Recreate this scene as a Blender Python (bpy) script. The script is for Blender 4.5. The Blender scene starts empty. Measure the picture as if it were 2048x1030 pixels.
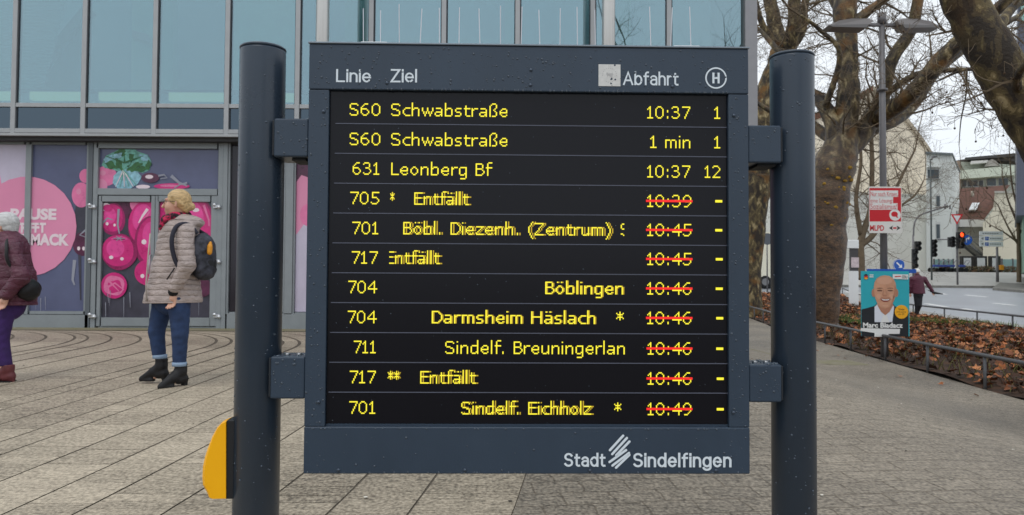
import bpy, bmesh, math, random
import numpy as np
from mathutils import Vector, Matrix
R = math.radians
random.seed(7); rng = np.random.default_rng(7)
scene = bpy.context.scene
col = scene.collection

# ------------------------------------------------------------------ camera
F = 1500.0                       # focal length in pixels of the 2048 px wide photograph
CAM = Vector((0, 0, 1.35))
PITCH, ROLL = math.atan(45 / F), 0.0059
fw = Vector((0, math.cos(PITCH), math.sin(PITCH)))
r0 = Vector((1, 0, 0)); u0 = Vector((0, -math.sin(PITCH), math.cos(PITCH)))
cr = r0 * math.cos(ROLL) + u0 * math.sin(ROLL)
cu = -r0 * math.sin(ROLL) + u0 * math.cos(ROLL)
cam_d = bpy.data.cameras.new("camera")
cam = bpy.data.objects.new("camera", cam_d); col.objects.link(cam)
M = Matrix((cr, cu, -fw)).transposed().to_4x4(); M.translation = CAM
cam.matrix_world = M
cam_d.sensor_width = 36; cam_d.lens = F / 2048 * 36
cam_d.clip_start = 0.05; cam_d.clip_end = 3000
cam_d.dof.use_dof = True; cam_d.dof.focus_distance = 2.02; cam_d.dof.aperture_fstop = 12
scene.camera = cam

# ------------------------------------------------------------------ sky, sun, exposure
SUN_EL, SUN_AZ = R(62), R(205)
world = bpy.data.worlds.new("World"); scene.world = world; world.use_nodes = True
nt = world.node_tree; nt.nodes.clear()
sky = nt.nodes.new("ShaderNodeTexSky"); sky.sky_type = 'NISHITA'; sky.sun_disc = False
sky.sun_elevation = SUN_EL; sky.sun_rotation = SUN_AZ; sky.air_density = 1.0; sky.dust_density = 3.0
hs = nt.nodes.new("ShaderNodeHueSaturation"); hs.inputs['Saturation'].default_value = 0.25
mx = nt.nodes.new("ShaderNodeMix"); mx.data_type = 'RGBA'; mx.inputs[0].default_value = 0.92
tc = nt.nodes.new("ShaderNodeTexCoord")
nz = nt.nodes.new("ShaderNodeTexNoise"); nz.inputs['Scale'].default_value = 2.2; nz.inputs['Detail'].default_value = 5
rp = nt.nodes.new("ShaderNodeValToRGB")
rp.color_ramp.elements[0].position = 0.3; rp.color_ramp.elements[0].color = (6.9, 7.5, 8.2, 1)
rp.color_ramp.elements[1].position = 0.75; rp.color_ramp.elements[1].color = (8.3, 8.7, 9.1, 1)
bg = nt.nodes.new("ShaderNodeBackground"); bg.inputs['Strength'].default_value = 0.10
ow = nt.nodes.new("ShaderNodeOutputWorld")
L = nt.links.new
L(sky.outputs[0], hs.inputs['Color']); L(hs.outputs[0], mx.inputs[6])
L(tc.outputs['Generated'], nz.inputs['Vector']); L(nz.outputs['Fac'], rp.inputs[0]); L(rp.outputs[0], mx.inputs[7])
L(mx.outputs[2], bg.inputs['Color']); L(bg.outputs[0], ow.inputs['Surface'])
sun_d = bpy.data.lights.new("sun", 'SUN'); sun_d.energy = 0.6; sun_d.angle = R(30); sun_d.color = (1, 0.96, 0.9)
sun = bpy.data.objects.new("sun", sun_d); col.objects.link(sun)
sd = Vector((math.sin(SUN_AZ) * math.cos(SUN_EL), math.cos(SUN_AZ) * math.cos(SUN_EL), math.sin(SUN_EL)))
sun.rotation_euler = sd.to_track_quat('Z', 'Y').to_euler()
scene.view_settings.view_transform = 'Standard'; scene.view_settings.look = 'None'
scene.view_settings.exposure = 0.36; scene.view_settings.gamma = 1
scene.render.engine = 'CYCLES'
scene.cycles.max_bounces = 6; scene.cycles.transparent_max_bounces = 12
scene.cycles.use_denoising = True
scene.cycles.caustics_reflective = False; scene.cycles.caustics_refractive = False

# ------------------------------------------------------------------ helpers: pixels of the photograph to points in the place
def ray(px, py): return fw + cr * ((px - 1024) / F) - cu * ((py - 515) / F)
def W(px, py, d):
    v = ray(px, py); return CAM + v * (d / v.y)
def sstep(a, b, x):
    t = np.clip((x - a) / (b - a), 0, 1); return t * t * (3 - 2 * t)
def G(x, y):
    x = np.asarray(x, float); y = np.asarray(y, float)
    zl = 0.66 * (1 - np.exp(-np.clip(y, 0, 13) / 6.6))
    t = np.clip(y - 27, 0, 29); zr = 0.08 + 0.0023 * t * t
    s = 1 - sstep(2.3, 5.0, x)
    return zr * (1 - s) + np.maximum(zl, zr * (y > 14)) * s
def WG(px, py, dz=0.0):
    v = ray(px, py); t = 1.0
    for k in range(4000):
        p = CAM + v * t
        if p.z < float(G(p.x, p.y)) + dz: return p
        t *= 1.003
    return p
def lin(c):
    return tuple((v / 255 / 12.92) if v / 255 <= .04045 else ((v / 255 + .055) / 1.055) ** 2.4 for v in c)

# ------------------------------------------------------------------ materials
MATS = {}
def mat(name, rgb, rough=0.6, metal=0.0, var=0.0, vscale=8.0, bump=0.0, bscale=60.0, spec=0.5, emit=0.0, rgb2=None, stretch=None, coat=0.0, trans=0.0, ior=1.45, lo=0.35, hi=0.65):
    """rgb in sRGB 0..255: the surface's own colour"""
    if name in MATS: return MATS[name]
    m = bpy.data.materials.new(name); m.use_nodes = True
    n = m.node_tree; b = n.nodes['Principled BSDF']; l = n.links.new
    c = lin(rgb)
    b.inputs['Base Color'].default_value = (*c, 1)
    b.inputs['Roughness'].default_value = rough; b.inputs['Metallic'].default_value = metal
    b.inputs['Specular IOR Level'].default_value = spec; b.inputs['IOR'].default_value = ior
    b.inputs['Coat Weight'].default_value = coat; b.inputs['Transmission Weight'].default_value = trans
    if emit > 0:
        b.inputs['Emission Color'].default_value = (*c, 1); b.inputs['Emission Strength'].default_value = emit
        b.inputs['Base Color'].default_value = (0.02, 0.02, 0.02, 1)
    if var > 0 or rgb2 or bump > 0:
        tcn = n.nodes.new('ShaderNodeTexCoord'); mp = n.nodes.new('ShaderNodeMapping')
        if stretch: mp.inputs['Scale'].default_value = stretch
        l(tcn.outputs['Object'], mp.inputs['Vector'])
    if var > 0 or rgb2:
        t = n.nodes.new('ShaderNodeTexNoise'); t.inputs['Scale'].default_value = vscale; t.inputs['Detail'].default_value = 6; t.inputs['Roughness'].default_value = .62
        l(mp.outputs[0], t.inputs['Vector'])
        r = n.nodes.new('ShaderNodeValToRGB')
        c1 = tuple(v * (1 - var) for v in c); c2 = lin(rgb2) if rgb2 else tuple(min(1, v * (1 + var)) for v in c)
        r.color_ramp.elements[0].position = lo; r.color_ramp.elements[0].color = (*c1, 1)
        r.color_ramp.elements[1].position = hi; r.color_ramp.elements[1].color = (*c2, 1)
        l(t.outputs['Fac'], r.inputs[0]); l(r.outputs[0], b.inputs['Base Color'])
        ma = n.nodes.new('ShaderNodeMapRange'); ma.inputs[3].default_value = max(0.02, rough - .12); ma.inputs[4].default_value = min(1, rough + .12)
        l(t.outputs['Fac'], ma.inputs[0]); l(ma.outputs[0], b.inputs['Roughness'])
    if bump > 0:
        t2 = n.nodes.new('ShaderNodeTexNoise'); t2.inputs['Scale'].default_value = bscale; t2.inputs['Detail'].default_value = 5
        l(mp.outputs[0], t2.inputs['Vector'])
        bp_ = n.nodes.new('ShaderNodeBump'); bp_.inputs['Strength'].default_value = bump; bp_.inputs['Distance'].default_value = .01
        l(t2.outputs['Fac'], bp_.inputs['Height']); l(bp_.outputs[0], b.inputs['Normal'])
    MATS[name] = m
    return m

# ------------------------------------------------------------------ mesh builder
class MB:
    def __init__(s): s.v = []; s.f = []; s.m = []; s.sm = []
    def add(s, vs, fs, m=0, smooth=False):
        o = len(s.v); s.v += [tuple(v) for v in vs]
        s.f += [tuple(i + o for i in f) for f in fs]; s.m += [m] * len(fs); s.sm += [smooth] * len(fs); return s
    def box(s, lo, hi, m=0, bev=0.0):
        (x0, y0, z0), (x1, y1, z1) = lo, hi
        if bev > 0:
            bm = bmesh.new(); bmesh.ops.create_cube(bm, size=1)
            for v in bm.verts: v.co = Vector(((x0 + x1) / 2 + v.co.x * (x1 - x0), (y0 + y1) / 2 + v.co.y * (y1 - y0), (z0 + z1) / 2 + v.co.z * (z1 - z0)))
            bmesh.ops.bevel(bm, geom=list(bm.edges), offset=bev, segments=3, affect='EDGES', profile=.5)
            bm.verts.index_update()
            s.add([v.co for v in bm.verts], [[v.index for v in f.verts] for f in bm.faces], m, False); bm.free(); return s
        vs = [(x0, y0, z0), (x1, y0, z0), (x1, y1, z0), (x0, y1, z0), (x0, y0, z1), (x1, y0, z1), (x1, y1, z1), (x0, y1, z1)]
        return s.add(vs, [(0, 3, 2, 1), (4, 5, 6, 7), (0, 1, 5, 4), (1, 2, 6, 5), (2, 3, 7, 6), (3, 0, 4, 7)], m)
    def obox(s, c, ax, ay, az, m=0):
        """oriented box: centre and three half-axis vectors"""
        c = Vector(c); ax = Vector(ax); ay = Vector(ay); az = Vector(az)
        vs = [c + ax * i + ay * j + az * k for k in (-1, 1) for j in (-1, 1) for i in (-1, 1)]
        return s.add(vs, [(0, 2, 3, 1), (4, 5, 7, 6), (0, 1, 5, 4), (1, 3, 7, 5), (3, 2, 6, 7), (2, 0, 4, 6)], m)
    def poly(s, pts, m=0): return s.add(pts, [tuple(range(len(pts)))], m)
    def prism(s, pts, dv, m=0):
        """outline pts (3D) pushed along dv"""
        dv = Vector(dv); n = len(pts); a = [Vector(p) for p in pts]; b = [p + dv for p in a]
        fs = [tuple(range(n))[::-1], tuple(range(n, 2 * n))] + [(i, (i + 1) % n, n + (i + 1) % n, n + i) for i in range(n)]
        return s.add(a + b, fs, m)
    def tube(s, path, rad, n=8, m=0, caps=True):
        path = [Vector(p) for p in path]; k = len(path)
        if not hasattr(rad, '__len__'): rad = [rad] * k
        vs = []; ref = None
        for i, p in enumerate(path):
            t = (path[min(i + 1, k - 1)] - path[max(i - 1, 0)])
            if t.length < 1e-9: t = Vector((0, 0, 1))
            t.normalize()
            if ref is None: ref = t.orthogonal().normalized()
            ref = (ref - t * ref.dot(t))
            if ref.length < 1e-6: ref = t.orthogonal()
            ref.normalize(); bi = t.cross(ref)
            for j in range(n):
                a = 2 * math.pi * j / n; vs.append(p + (ref * math.cos(a) + bi * math.sin(a)) * rad[i])
        fs = [(i * n + j, i * n + (j + 1) % n, (i + 1) * n + (j + 1) % n, (i + 1) * n + j) for i in range(k - 1) for j in range(n)]
        s.add(vs, fs, m, n > 5)
        if caps:
            o = len(s.v) - len(vs)
            s.f += [tuple(o + j for j in range(n))[::-1], tuple(o + (k - 1) * n + j for j in range(n))]; s.m += [m, m]; s.sm += [False, False]
        return s
    def lathe(s, prof, c=(0, 0, 0), n=24, m=0, axis='Z'):
        vs = []; c = Vector(c)
        for r_, h in prof:
            for j in range(n):
                a = 2 * math.pi * j / n; x, y = r_ * math.cos(a), r_ * math.sin(a)
                vs.append(c + (Vector((x, y, h)) if axis == 'Z' else Vector((x, h, y)) if axis == 'Y' else Vector((h, x, y))))
        k = len(prof)
        fs = [(i * n + j, i * n + (j + 1) % n, (i + 1) * n + (j + 1) % n, (i + 1) * n + j) for i in range(k - 1) for j in range(n)]
        s.add(vs, fs, m, True); o = len(s.v) - len(vs)
        s.f += [tuple(o + j for j in range(n))[::-1], tuple(o + (k - 1) * n + j for j in range(n))]; s.m += [m, m]; s.sm += [False, False]
        return s
    def disc(s, c, rx, rz, m=0, n=28, ax=(1, 0, 0), az=(0, 0, 1), a0=0, a1=360, wob=0):
        c = Vector(c); ax = Vector(ax); az = Vector(az)
        pts = []
        for i in range(n + (0 if a1 - a0 >= 360 else 1)):
            a = R(a0 + (a1 - a0) * i / n); k = 1 + wob * math.sin(3 * a + c.x * 9) + .6 * wob * math.sin(5 * a + c.z * 17)
            pts.append(c + ax * (rx * k * math.cos(a)) + az * (rz * k * math.sin(a)))
        return s.poly(pts, m)
    def ring(s, c, r1, r2, m=0, n=32, ax=(1, 0, 0), az=(0, 0, 1)):
        c = Vector(c); ax = Vector(ax); az = Vector(az); vs = []
        for i in range(n):
            a = 2 * math.pi * i / n; d = ax * math.cos(a) + az * math.sin(a); vs += [c + d * r1, c + d * r2]
        return s.add(vs, [(2 * i, 2 * i + 1, (2 * i + 3) % (2 * n), (2 * i + 2) % (2 * n)) for i in range(n)], m)
    def ball(s, c, r, m=0, nu=10, nv=6, sc=(1, 1, 1)):
        c = Vector(c); prof = []
        vs = []; 
        for i in range(nv + 1):
            t = math.pi * i / nv - math.pi / 2
            for j in range(nu):
                a = 2 * math.pi * j / nu
                vs.append(c + Vector((r * math.cos(t) * math.cos(a) * sc[0], r * math.cos(t) * math.sin(a) * sc[1], r * math.sin(t) * sc[2])))
        fs = [(i * nu + j, i * nu + (j + 1) % nu, (i + 1) * nu + (j + 1) % nu, (i + 1) * nu + j) for i in range(nv) for j in range(nu)]
        return s.add(vs, fs, m, True)
    def text(s, body, o, ax, az, w=None, h=None, bold=0.0, m=0, thick=0.0, shear=0.0, anchor='L'):
        """lettering laid at o along ax/az (unit vectors), fitted to width w and/or height h"""
        cu_ = bpy.data.curves.new('tmp', 'FONT'); cu_.body = body; cu_.size = 1; cu_.offset = bold; cu_.shear = shear; cu_.resolution_u = 3
        to = bpy.data.objects.new('tmp', cu_); col.objects.link(to)
        dg = bpy.context.evaluated_depsgraph_get(); dg.update()
        me = bpy.data.meshes.new_from_object(to.evaluated_get(dg))
        vs = [v.co.copy() for v in me.vertices]; fs = [tuple(p.vertices) for p in me.polygons]
        bpy.data.objects.remove(to); bpy.data.curves.remove(cu_); bpy.data.meshes.remove(me)
        if not vs: return s
        x0 = min(v.x for v in vs); x1 = max(v.x for v in vs); y0 = min(v.y for v in vs); y1 = max(v.y for v in vs)
        if 'y' in body or 'g' in body or 'p' in body: y0 = 0.0 if h and not w else y0
        sx = w / (x1 - x0) if w else None; sy = h / (y1 - y0) if h else None
        sx = sx or sy; sy = sy or sx
        o = Vector(o); ax = Vector(ax); az = Vector(az)
        s.add([o + ax * ((v.x - x0) * sx) + az * (v.y * sy) for v in vs], fs, m); return s
    def build(s, name, mats, parent=None, loc=(0, 0, 0), smooth=None):
        me = bpy.data.meshes.new(name); me.from_pydata(s.v, [], s.f)
        if not isinstance(mats, (list, tuple)): mats = [mats]
        for q in mats: me.materials.append(q)
        me.polygons.foreach_set('material_index', s.m)
        me.polygons.foreach_set('use_smooth', s.sm if smooth is None else [smooth] * len(s.f))
        me.update()
        o = bpy.data.objects.new(name, me); col.objects.link(o); o.location = loc
        if parent: o.parent = parent
        return o
def tag(o, label=None, cat=None, group=None, kind=None):
    if label: o['label'] = label
    if cat: o['category'] = cat
    if group: o['group'] = group
    if kind: o['kind'] = kind
    return o
def empty(name, loc, label, cat, group=None):
    o = bpy.data.objects.new(name, None); col.objects.link(o); o.location = loc; o.empty_display_size = .1
    return tag(o, label, cat, group)
def off(pts, o): return [Vector(p) - Vector(o) for p in pts]
def setuv(o, uv):
    me = o.data; l_ = me.uv_layers.new(name='uv'); li = np.zeros(len(me.loops), int); me.loops.foreach_get('vertex_index', li)
    l_.data.foreach_set('uv', np.asarray(uv)[li].astype(np.float32).ravel())
def sheet(name, xs, ys, zf, m, kind='structure', keep=None, uvf=None, xf=None):
    """grid sheet following a height function"""
    X, Y = np.meshgrid(xs, ys)
    if xf is not None: X = xf(X, Y)
    Z = zf(X, Y); ny, nx = X.shape
    idx = np.arange(nx * ny).reshape(ny, nx)
    q = np.stack([idx[:-1, :-1], idx[:-1, 1:], idx[1:, 1:], idx[1:, :-1]], -1).reshape(-1, 4)
    if keep is not None:
        cx = X.ravel()[q].mean(1); cy = Y.ravel()[q].mean(1); q = q[keep(cx, cy)]
    b = MB(); b.v = list(zip(X.ravel(), Y.ravel(), Z.ravel())); b.f = [tuple(int(i) for i in f) for f in q]; b.m = [0] * len(b.f); b.sm = [True] * len(b.f)
    o = b.build(name, m)
    if uvf is not None:
        u, v = uvf(X.ravel(), Y.ravel()); setuv(o, np.stack([u, v], -1))
    return tag(o, kind=kind)
# ------------------------------------------------------------------ ground, paving, road, planted bed
def xn(y): return np.interp(y, [0, 4, 7, 9, 10.6, 13.9, 20, 23, 30, 42], [5.0, 5.25, 5.45, 5.66, 5.86, 6.27, 7.1, 7.7, 9.0, 13.0])
def xf_(y): return np.interp(y, [0, 3, 14, 19.8, 25, 38.5, 42], [8.5, 9.3, 12.0, 13.2, 14.4, 17.5, 18.5])

m_ground = mat('earth', (120, 112, 100), .9, var=.2, vscale=.6, bump=.3, bscale=8)
m_joint = mat('joint_sand', (92, 84, 73), .85, var=.25, vscale=3)
gx = np.concatenate([np.linspace(-900, -40, 12), np.linspace(-36, 60, 97), np.linspace(70, 900, 12)])
gy = np.concatenate([np.linspace(-900, -45, 12), np.linspace(-40, 70, 111), np.linspace(80, 1500, 14)])
sheet('ground', gx, gy, lambda x, y: G(x, y) - .035, m_ground)

# concrete slabs of the square: rows that run towards the shop front and bend left before it
m_slab = bpy.data.materials.new('concrete_slab'); m_slab.use_nodes = True
def slab_nodes(m, base, base2):
    n = m.node_tree; l = n.links.new; b = n.nodes['Principled BSDF']
    at = n.nodes.new('ShaderNodeAttribute'); at.attribute_name = 'tone'
    uvn = n.nodes.new('ShaderNodeAttribute'); uvn.attribute_name = 'uv'
    tcn = n.nodes.new('ShaderNodeTexCoord')
    mp = n.nodes.new('ShaderNodeMapping'); mp.inputs['Scale'].default_value = (9, 60, 1)
    l(tcn.outputs['Object'], mp.inputs[0])
    t1 = n.nodes.new('ShaderNodeTexNoise'); t1.inputs['Scale'].default_value = 1; t1.inputs['Detail'].default_value = 4
    l(mp.outputs[0], t1.inputs['Vector'])
    t2 = n.nodes.new('ShaderNodeTexNoise'); t2.inputs['Scale'].default_value = .55; t2.inputs['Detail'].default_value = 5
    l(tcn.outputs['Object'], t2.inputs['Vector'])
    t3 = n.nodes.new('ShaderNodeTexNoise'); t3.inputs['Scale'].default_value = 55; t3.inputs['Detail'].default_value = 3
    l(tcn.outputs['Object'], t3.inputs['Vector'])
    def ma(op, a, bb):
        q = n.nodes.new('ShaderNodeMath'); q.operation = op
        for i, s_ in enumerate((a, bb)):
            if isinstance(s_, (int, float)): q.inputs[i].default_value = s_
            else: l(s_, q.inputs[i])
        return q.outputs[0]
    s1 = ma('MULTIPLY', t1.outputs['Fac'], .42); s2 = ma('MULTIPLY', t2.outputs['Fac'], .55); s3 = ma('MULTIPLY', t3.outputs['Fac'], .9); s4 = ma('MULTIPLY', at.outputs['Fac'], .12)
    tot = ma('ADD', ma('ADD', s1, s2), ma('ADD', s3, s4))
    r = n.nodes.new('ShaderNodeValToRGB'); r.color_ramp.elements[0].position = .5; r.color_ramp.elements[1].position = 1.12
    mr = n.nodes.new('ShaderNodeMapRange'); mr.inputs[1].default_value = .72; mr.inputs[2].default_value = 1.28
    l(tot, mr.inputs[0]); l(mr.outputs[0], r.inputs[0]); r.color_ramp.elements[0].position = 0; r.color_ramp.elements[1].position = 1
    r.color_ramp.elements[0].color = (*lin(base), 1); r.color_ramp.elements[1].color = (*lin(base2), 1)
    l(r.outputs[0], b.inputs['Base Color'])
    rr = n.nodes.new('ShaderNodeMapRange'); rr.inputs[3].default_value = .42; rr.inputs[4].default_value = .8
    l(t2.outputs['Fac'], rr.inputs[0]); l(rr.outputs[0], b.inputs['Roughness'])
    bu = n.nodes.new('ShaderNodeBump'); bu.inputs['Strength'].default_value = .35; bu.inputs['Distance'].default_value = .004
    l(ma('ADD', t1.outputs['Fac'], t3.outputs['Fac']), bu.inputs['Height']); l(bu.outputs[0], b.inputs['Normal'])
    return r, tot
slab_nodes(m_slab, (88, 79, 66), (202, 188, 166))
RB = 2.3
def fcurve(y):
    if y < 9.2: return .012 * (9.2 - y) ** 2
    return RB - math.sqrt(RB * RB - (y - 9.2) ** 2)
FC = np.vectorize(lambda y: fcurve(min(y, 9.2)))
U = [-12.4, -11.7, -11.2, -10.6, -10.1, -9.7, -9.1, -8.6, -8.2, -7.6, -7.1, -6.55, -6.1, -5.7, -5.52, -5.2, -4.8, -4.3, -3.78, -3.58, -3.25, -2.9, -2.68, -2.3, -1.92, -1.6, -1.2, -.8, -.45, -.08, .4]
b = MB(); tones = []
for i in range(len(U) - 1):
    y = .6 + random.random() * .4
    while y < 11.4:
        ln = random.choice((.1, .14, .18, .22, .3, .4, .5)); y1 = min(y + ln, 11.42)
        if 11.42 - y1 < .1: y1 = 11.42
        n = max(3, int((y1 - y) / .1) + 1); tone = random.random(); o = len(b.v)
        gap = random.choice((.0006, .001, .002, .0036)); gu = random.uniform(.0042, .0078)
        sk = random.uniform(.0, .02)
        for k in range(n):
            yy = y + gap + (y1 - y - 2 * gap) * k / (n - 1); f_ = fcurve(yy)
            gv = gu + .014 * float(sstep(6.0, 9.8, yy))
            for uu, s_ in ((U[i] + gv, -1), (U[i + 1] - gv, 1)):
                yv = yy + sk * s_ if 0 < k < n - 1 or n == 2 else yy
                yv = min(max(yv, y + gap), y1 - gap)
                xx = uu - fcurve(min(yv, 11.42)); b.v.append((xx, yv, float(G(xx, yv)) + (0 if 0 < 1 else 0)))
        for k in range(n - 1):
            b.f.append((o + 2 * k, o + 2 * k + 1, o + 2 * k + 3, o + 2 * k + 2)); b.m.append(0); b.sm.append(False)
        tones += [tone] * (2 * n); y = y1
o = b.build('plaza_paving', m_slab)
a_ = o.data.attributes.new('tone', 'FLOAT', 'POINT'); a_.data.foreach_set('value', np.array(tones, np.float32)); tag(o, kind='structure')
sheet('plaza_joints', np.linspace(-16, .4, 83), np.linspace(.5, 12.6, 100), lambda x, y: G(x, y) - .0045, m_joint)
# gutter strip of plain concrete at the foot of the shop front
m_strip = mat('gutter_concrete', (150, 142, 122), .8, var=.22, vscale=5, bump=.3, bscale=40, rgb2=(120, 116, 84))
sheet('gutter_strip', np.linspace(-16, 5.5, 80), np.linspace(11.5, 12.2, 5), lambda x, y: G(x, y) + .002, m_strip)

# interlocking blocks on the right
m_block = bpy.data.materials.new('paving_block'); m_block.use_nodes = True
def block_nodes(m):
    r, tot = slab_nodes(m, (78, 70, 60), (180, 168, 150))
    n = m.node_tree; l = n.links.new; b_ = n.nodes['Principled BSDF']
    uvn = n.nodes.new('ShaderNodeUVMap'); uvn.uv_map = 'uv'
    tn = n.nodes.new('ShaderNodeTexNoise'); tn.inputs['Scale'].default_value = 7; tn.inputs['Detail'].default_value = 2
    l(uvn.outputs[0], tn.inputs['Vector'])
    ad = n.nodes.new('ShaderNodeVectorMath'); ad.operation = 'SCALE'; ad.inputs[3].default_value = .05; l(tn.outputs['Color'], ad.inputs[0])
    ad2 = n.nodes.new('ShaderNodeVectorMath'); ad2.operation = 'ADD'; l(uvn.outputs[0], ad2.inputs[0]); l(ad.outputs[0], ad2.inputs[1])
    br = n.nodes.new('ShaderNodeTexBrick'); br.inputs['Scale'].default_value = 1
    br.inputs['Brick Width'].default_value = .24; br.inputs['Row Height'].default_value = .17; br.inputs['Mortar Size'].default_value = .006; br.inputs['Mortar Smooth'].default_value = .3
    br.inputs['Color1'].default_value = (1, 1, 1, 1); br.inputs['Color2'].default_value = (.88, .88, .88, 1); br.inputs['Mortar'].default_value = (.58, .55, .51, 1)
    l(ad2.outputs[0], br.inputs['Vector'])
    mu = n.nodes.new('ShaderNodeMix'); mu.data_type = 'RGBA'; mu.blend_type = 'MULTIPLY'; mu.inputs[0].default_value = 1
    l(r.outputs[0], mu.inputs[6]); l(br.outputs['Color'], mu.inputs[7]); l(mu.outputs[2], b_.inputs['Base Color'])
    bu = n.nodes.new('ShaderNodeBump'); bu.inputs['Strength'].default_value = .5; bu.inputs['Distance'].default_value = .006; bu.invert = True
    l(br.outputs['Fac'], bu.inputs['Height'])
    old = [k for k in n.nodes if k.type == 'BUMP' and k != bu][0]; l(old.outputs[0], bu.inputs['Normal']); l(bu.outputs[0], b_.inputs['Normal'])
block_nodes(m_block)
sheet('block_pavement', np.linspace(0, 1, 60), np.concatenate([np.linspace(.5, 14, 90), np.linspace(14.3, 44, 90)]),
      lambda x, y: G(x, y), m_block, uvf=lambda x, y: (x * .97 + y * .12, y * .99 - .12 * x), xf=lambda X, Y: (.4 - FC(Y)) + X * (xn(Y) - .02 - (.4 - FC(Y))))

# planted bed between the two low railings
m_soil = mat('bed_soil', (48, 37, 29), .95, var=.4, vscale=5, bump=.8, bscale=14, rgb2=(82, 56, 38))
def bed_z(x, y):
    t = (x - xn(y)) / (xf_(y) - xn(y))
    return G(x, y) + .02 + .10 * np.sin(np.clip(t, 0, 1) * np.pi) ** .6 + .03 * np.sin(x * 3.1) * np.sin(y * 2.3)
sheet('bed_soil', np.linspace(0, 1, 40), np.linspace(1.5, 42, 170), bed_z, m_soil, xf=lambda X, Y: xn(Y) + X * (xf_(Y) - xn(Y)))
lm = [mat('leaf_rust', (132, 80, 50), .7, var=.3, vscale=20), mat('leaf_tan', (186, 124, 80), .65, var=.25, vscale=20), mat('leaf_dark', (70, 47, 34), .7, var=.3, vscale=20), mat('leaf_orange', (164, 98, 54), .65, var=.3, vscale=20)]
b = MB()
def leaf(b, c, s, mi):
    n_ = Vector((random.gauss(0, .45), random.gauss(0, .45), 1)).normalized(); t_ = n_.orthogonal().normalized(); t_.rotate(Matrix.Rotation(random.random() * 6.28, 3, n_)); q = n_.cross(t_)
    k = random.uniform(.1, .5)
    pts = [(0, -.5), (.42, -.3), (.3, .02), (.5, .3), (.16, .26), (0, .6), (-.16, .26), (-.5, .3), (-.3, .02), (-.42, -.3)]
    vs = [c + t_ * (x * s) + q * (y * s) + n_ * (abs(x) * k * s) for x, y in pts] + [c]
    b.add(vs, [(10, i, (i + 1) % 10) for i in range(10)], mi)
for i in range(27000):
    y = 3.5 + 38.5 * random.random() ** 1.35; t = random.random() ** (1.0)
    x0, x1 = float(xn(y)), float(xf_(y)); x = x0 + .05 + t * (x1 - x0 - .1)
    dens = .55 + .45 * math.sin(x * 1.7 + 1.3 * math.sin(y * .9)) * math.sin(y * 1.3 + x)
    if t < .16: dens *= .4
    if random.random() > dens: continue
    leaf(b, Vector((x, y, float(bed_z(x, y)) + random.uniform(.01, .10))), random.uniform(.07, .16), random.choices((0, 1, 2, 3), (4, 2, 5, 2.4))[0])
for i in range(16):
    y = 6 + 12 * random.random(); x = float(xn(y)) - random.random() ** 3 * .7
    leaf(b, Vector((x, y, float(G(x, y)) + .015)), random.uniform(.05, .09), random.choice((0, 1, 3)))
tag(b.build('fallen_leaves', lm), kind='stuff')
# small litter and pale specks on the paving
b = MB()
for i in range(150):
    x = random.uniform(-7, 5); y = random.uniform(3, 10.5); z = float(G(x, y)) + .003; s_ = random.uniform(.004, .014); a = random.random() * 6.28
    b.add([(x + s_ * random.uniform(.6, 1.3) * math.cos(a + k), y + s_ * random.uniform(.6, 1.3) * math.sin(a + k), z + random.uniform(0, .006)) for k in (0, 1.2, 2.5, 3.8, 5)], [(0, 1, 2, 3, 4)], random.choice((0, 0, 1, 2)))
tag(b.build('paving_litter', [mat('speck_pale', (214, 208, 196), .8), mat('speck_brown', (112, 84, 58), .8), mat('gum_dark', (70, 64, 58), .8)]), kind='stuff')
# low dry ground cover sticking out of the leaves
b = MB(); gm = [mat('twig_brown', (70, 52, 40), .8), mat('grass_green', (92, 118, 48), .7, var=.3, vscale=9), mat('moss_olive', (96, 92, 50), .8)]
for i in range(5200):
    y = 4.5 + 30 * random.random() ** 1.4; t = random.random() ** 1.3
    x0, x1 = float(xn(y)), float(xf_(y)); x = x0 + .1 + t * (x1 - x0 - .2)
    c = Vector((x, y, float(bed_z(x, y)))); h = random.uniform(.08, .24); a = random.random() * 6.28
    d = Vector((math.cos(a), math.sin(a), 0)) * h * .6
    b.tube([c, c + d * .4 + Vector((0, 0, h * .6)), c + d + Vector((0, 0, h))], [.006, .005, .002], 3, random.choice((0, 0, 2)), False)
for (px, py, sp, n) in ((1712, 650, .5, 500), (1904, 650, .9, 900), (1690, 640, .4, 250)):
    g0 = WG(px, py, .1)
    for i in range(n):
        x = g0.x + random.gauss(0, sp); y = g0.y + random.gauss(0, sp * .7)
        c = Vector((x, y, float(bed_z(x, y)))); h = random.uniform(.10, .22); a = random.random() * 6.28; w = Vector((math.cos(a), math.sin(a), 0)) * .012
        tip = c + Vector((random.gauss(0, .05), random.gauss(0, .05), h)); b.add([c - w, c + w, tip], [(0, 1, 2)], 1)
tag(b.build('ground_cover', gm), kind='stuff')

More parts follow.
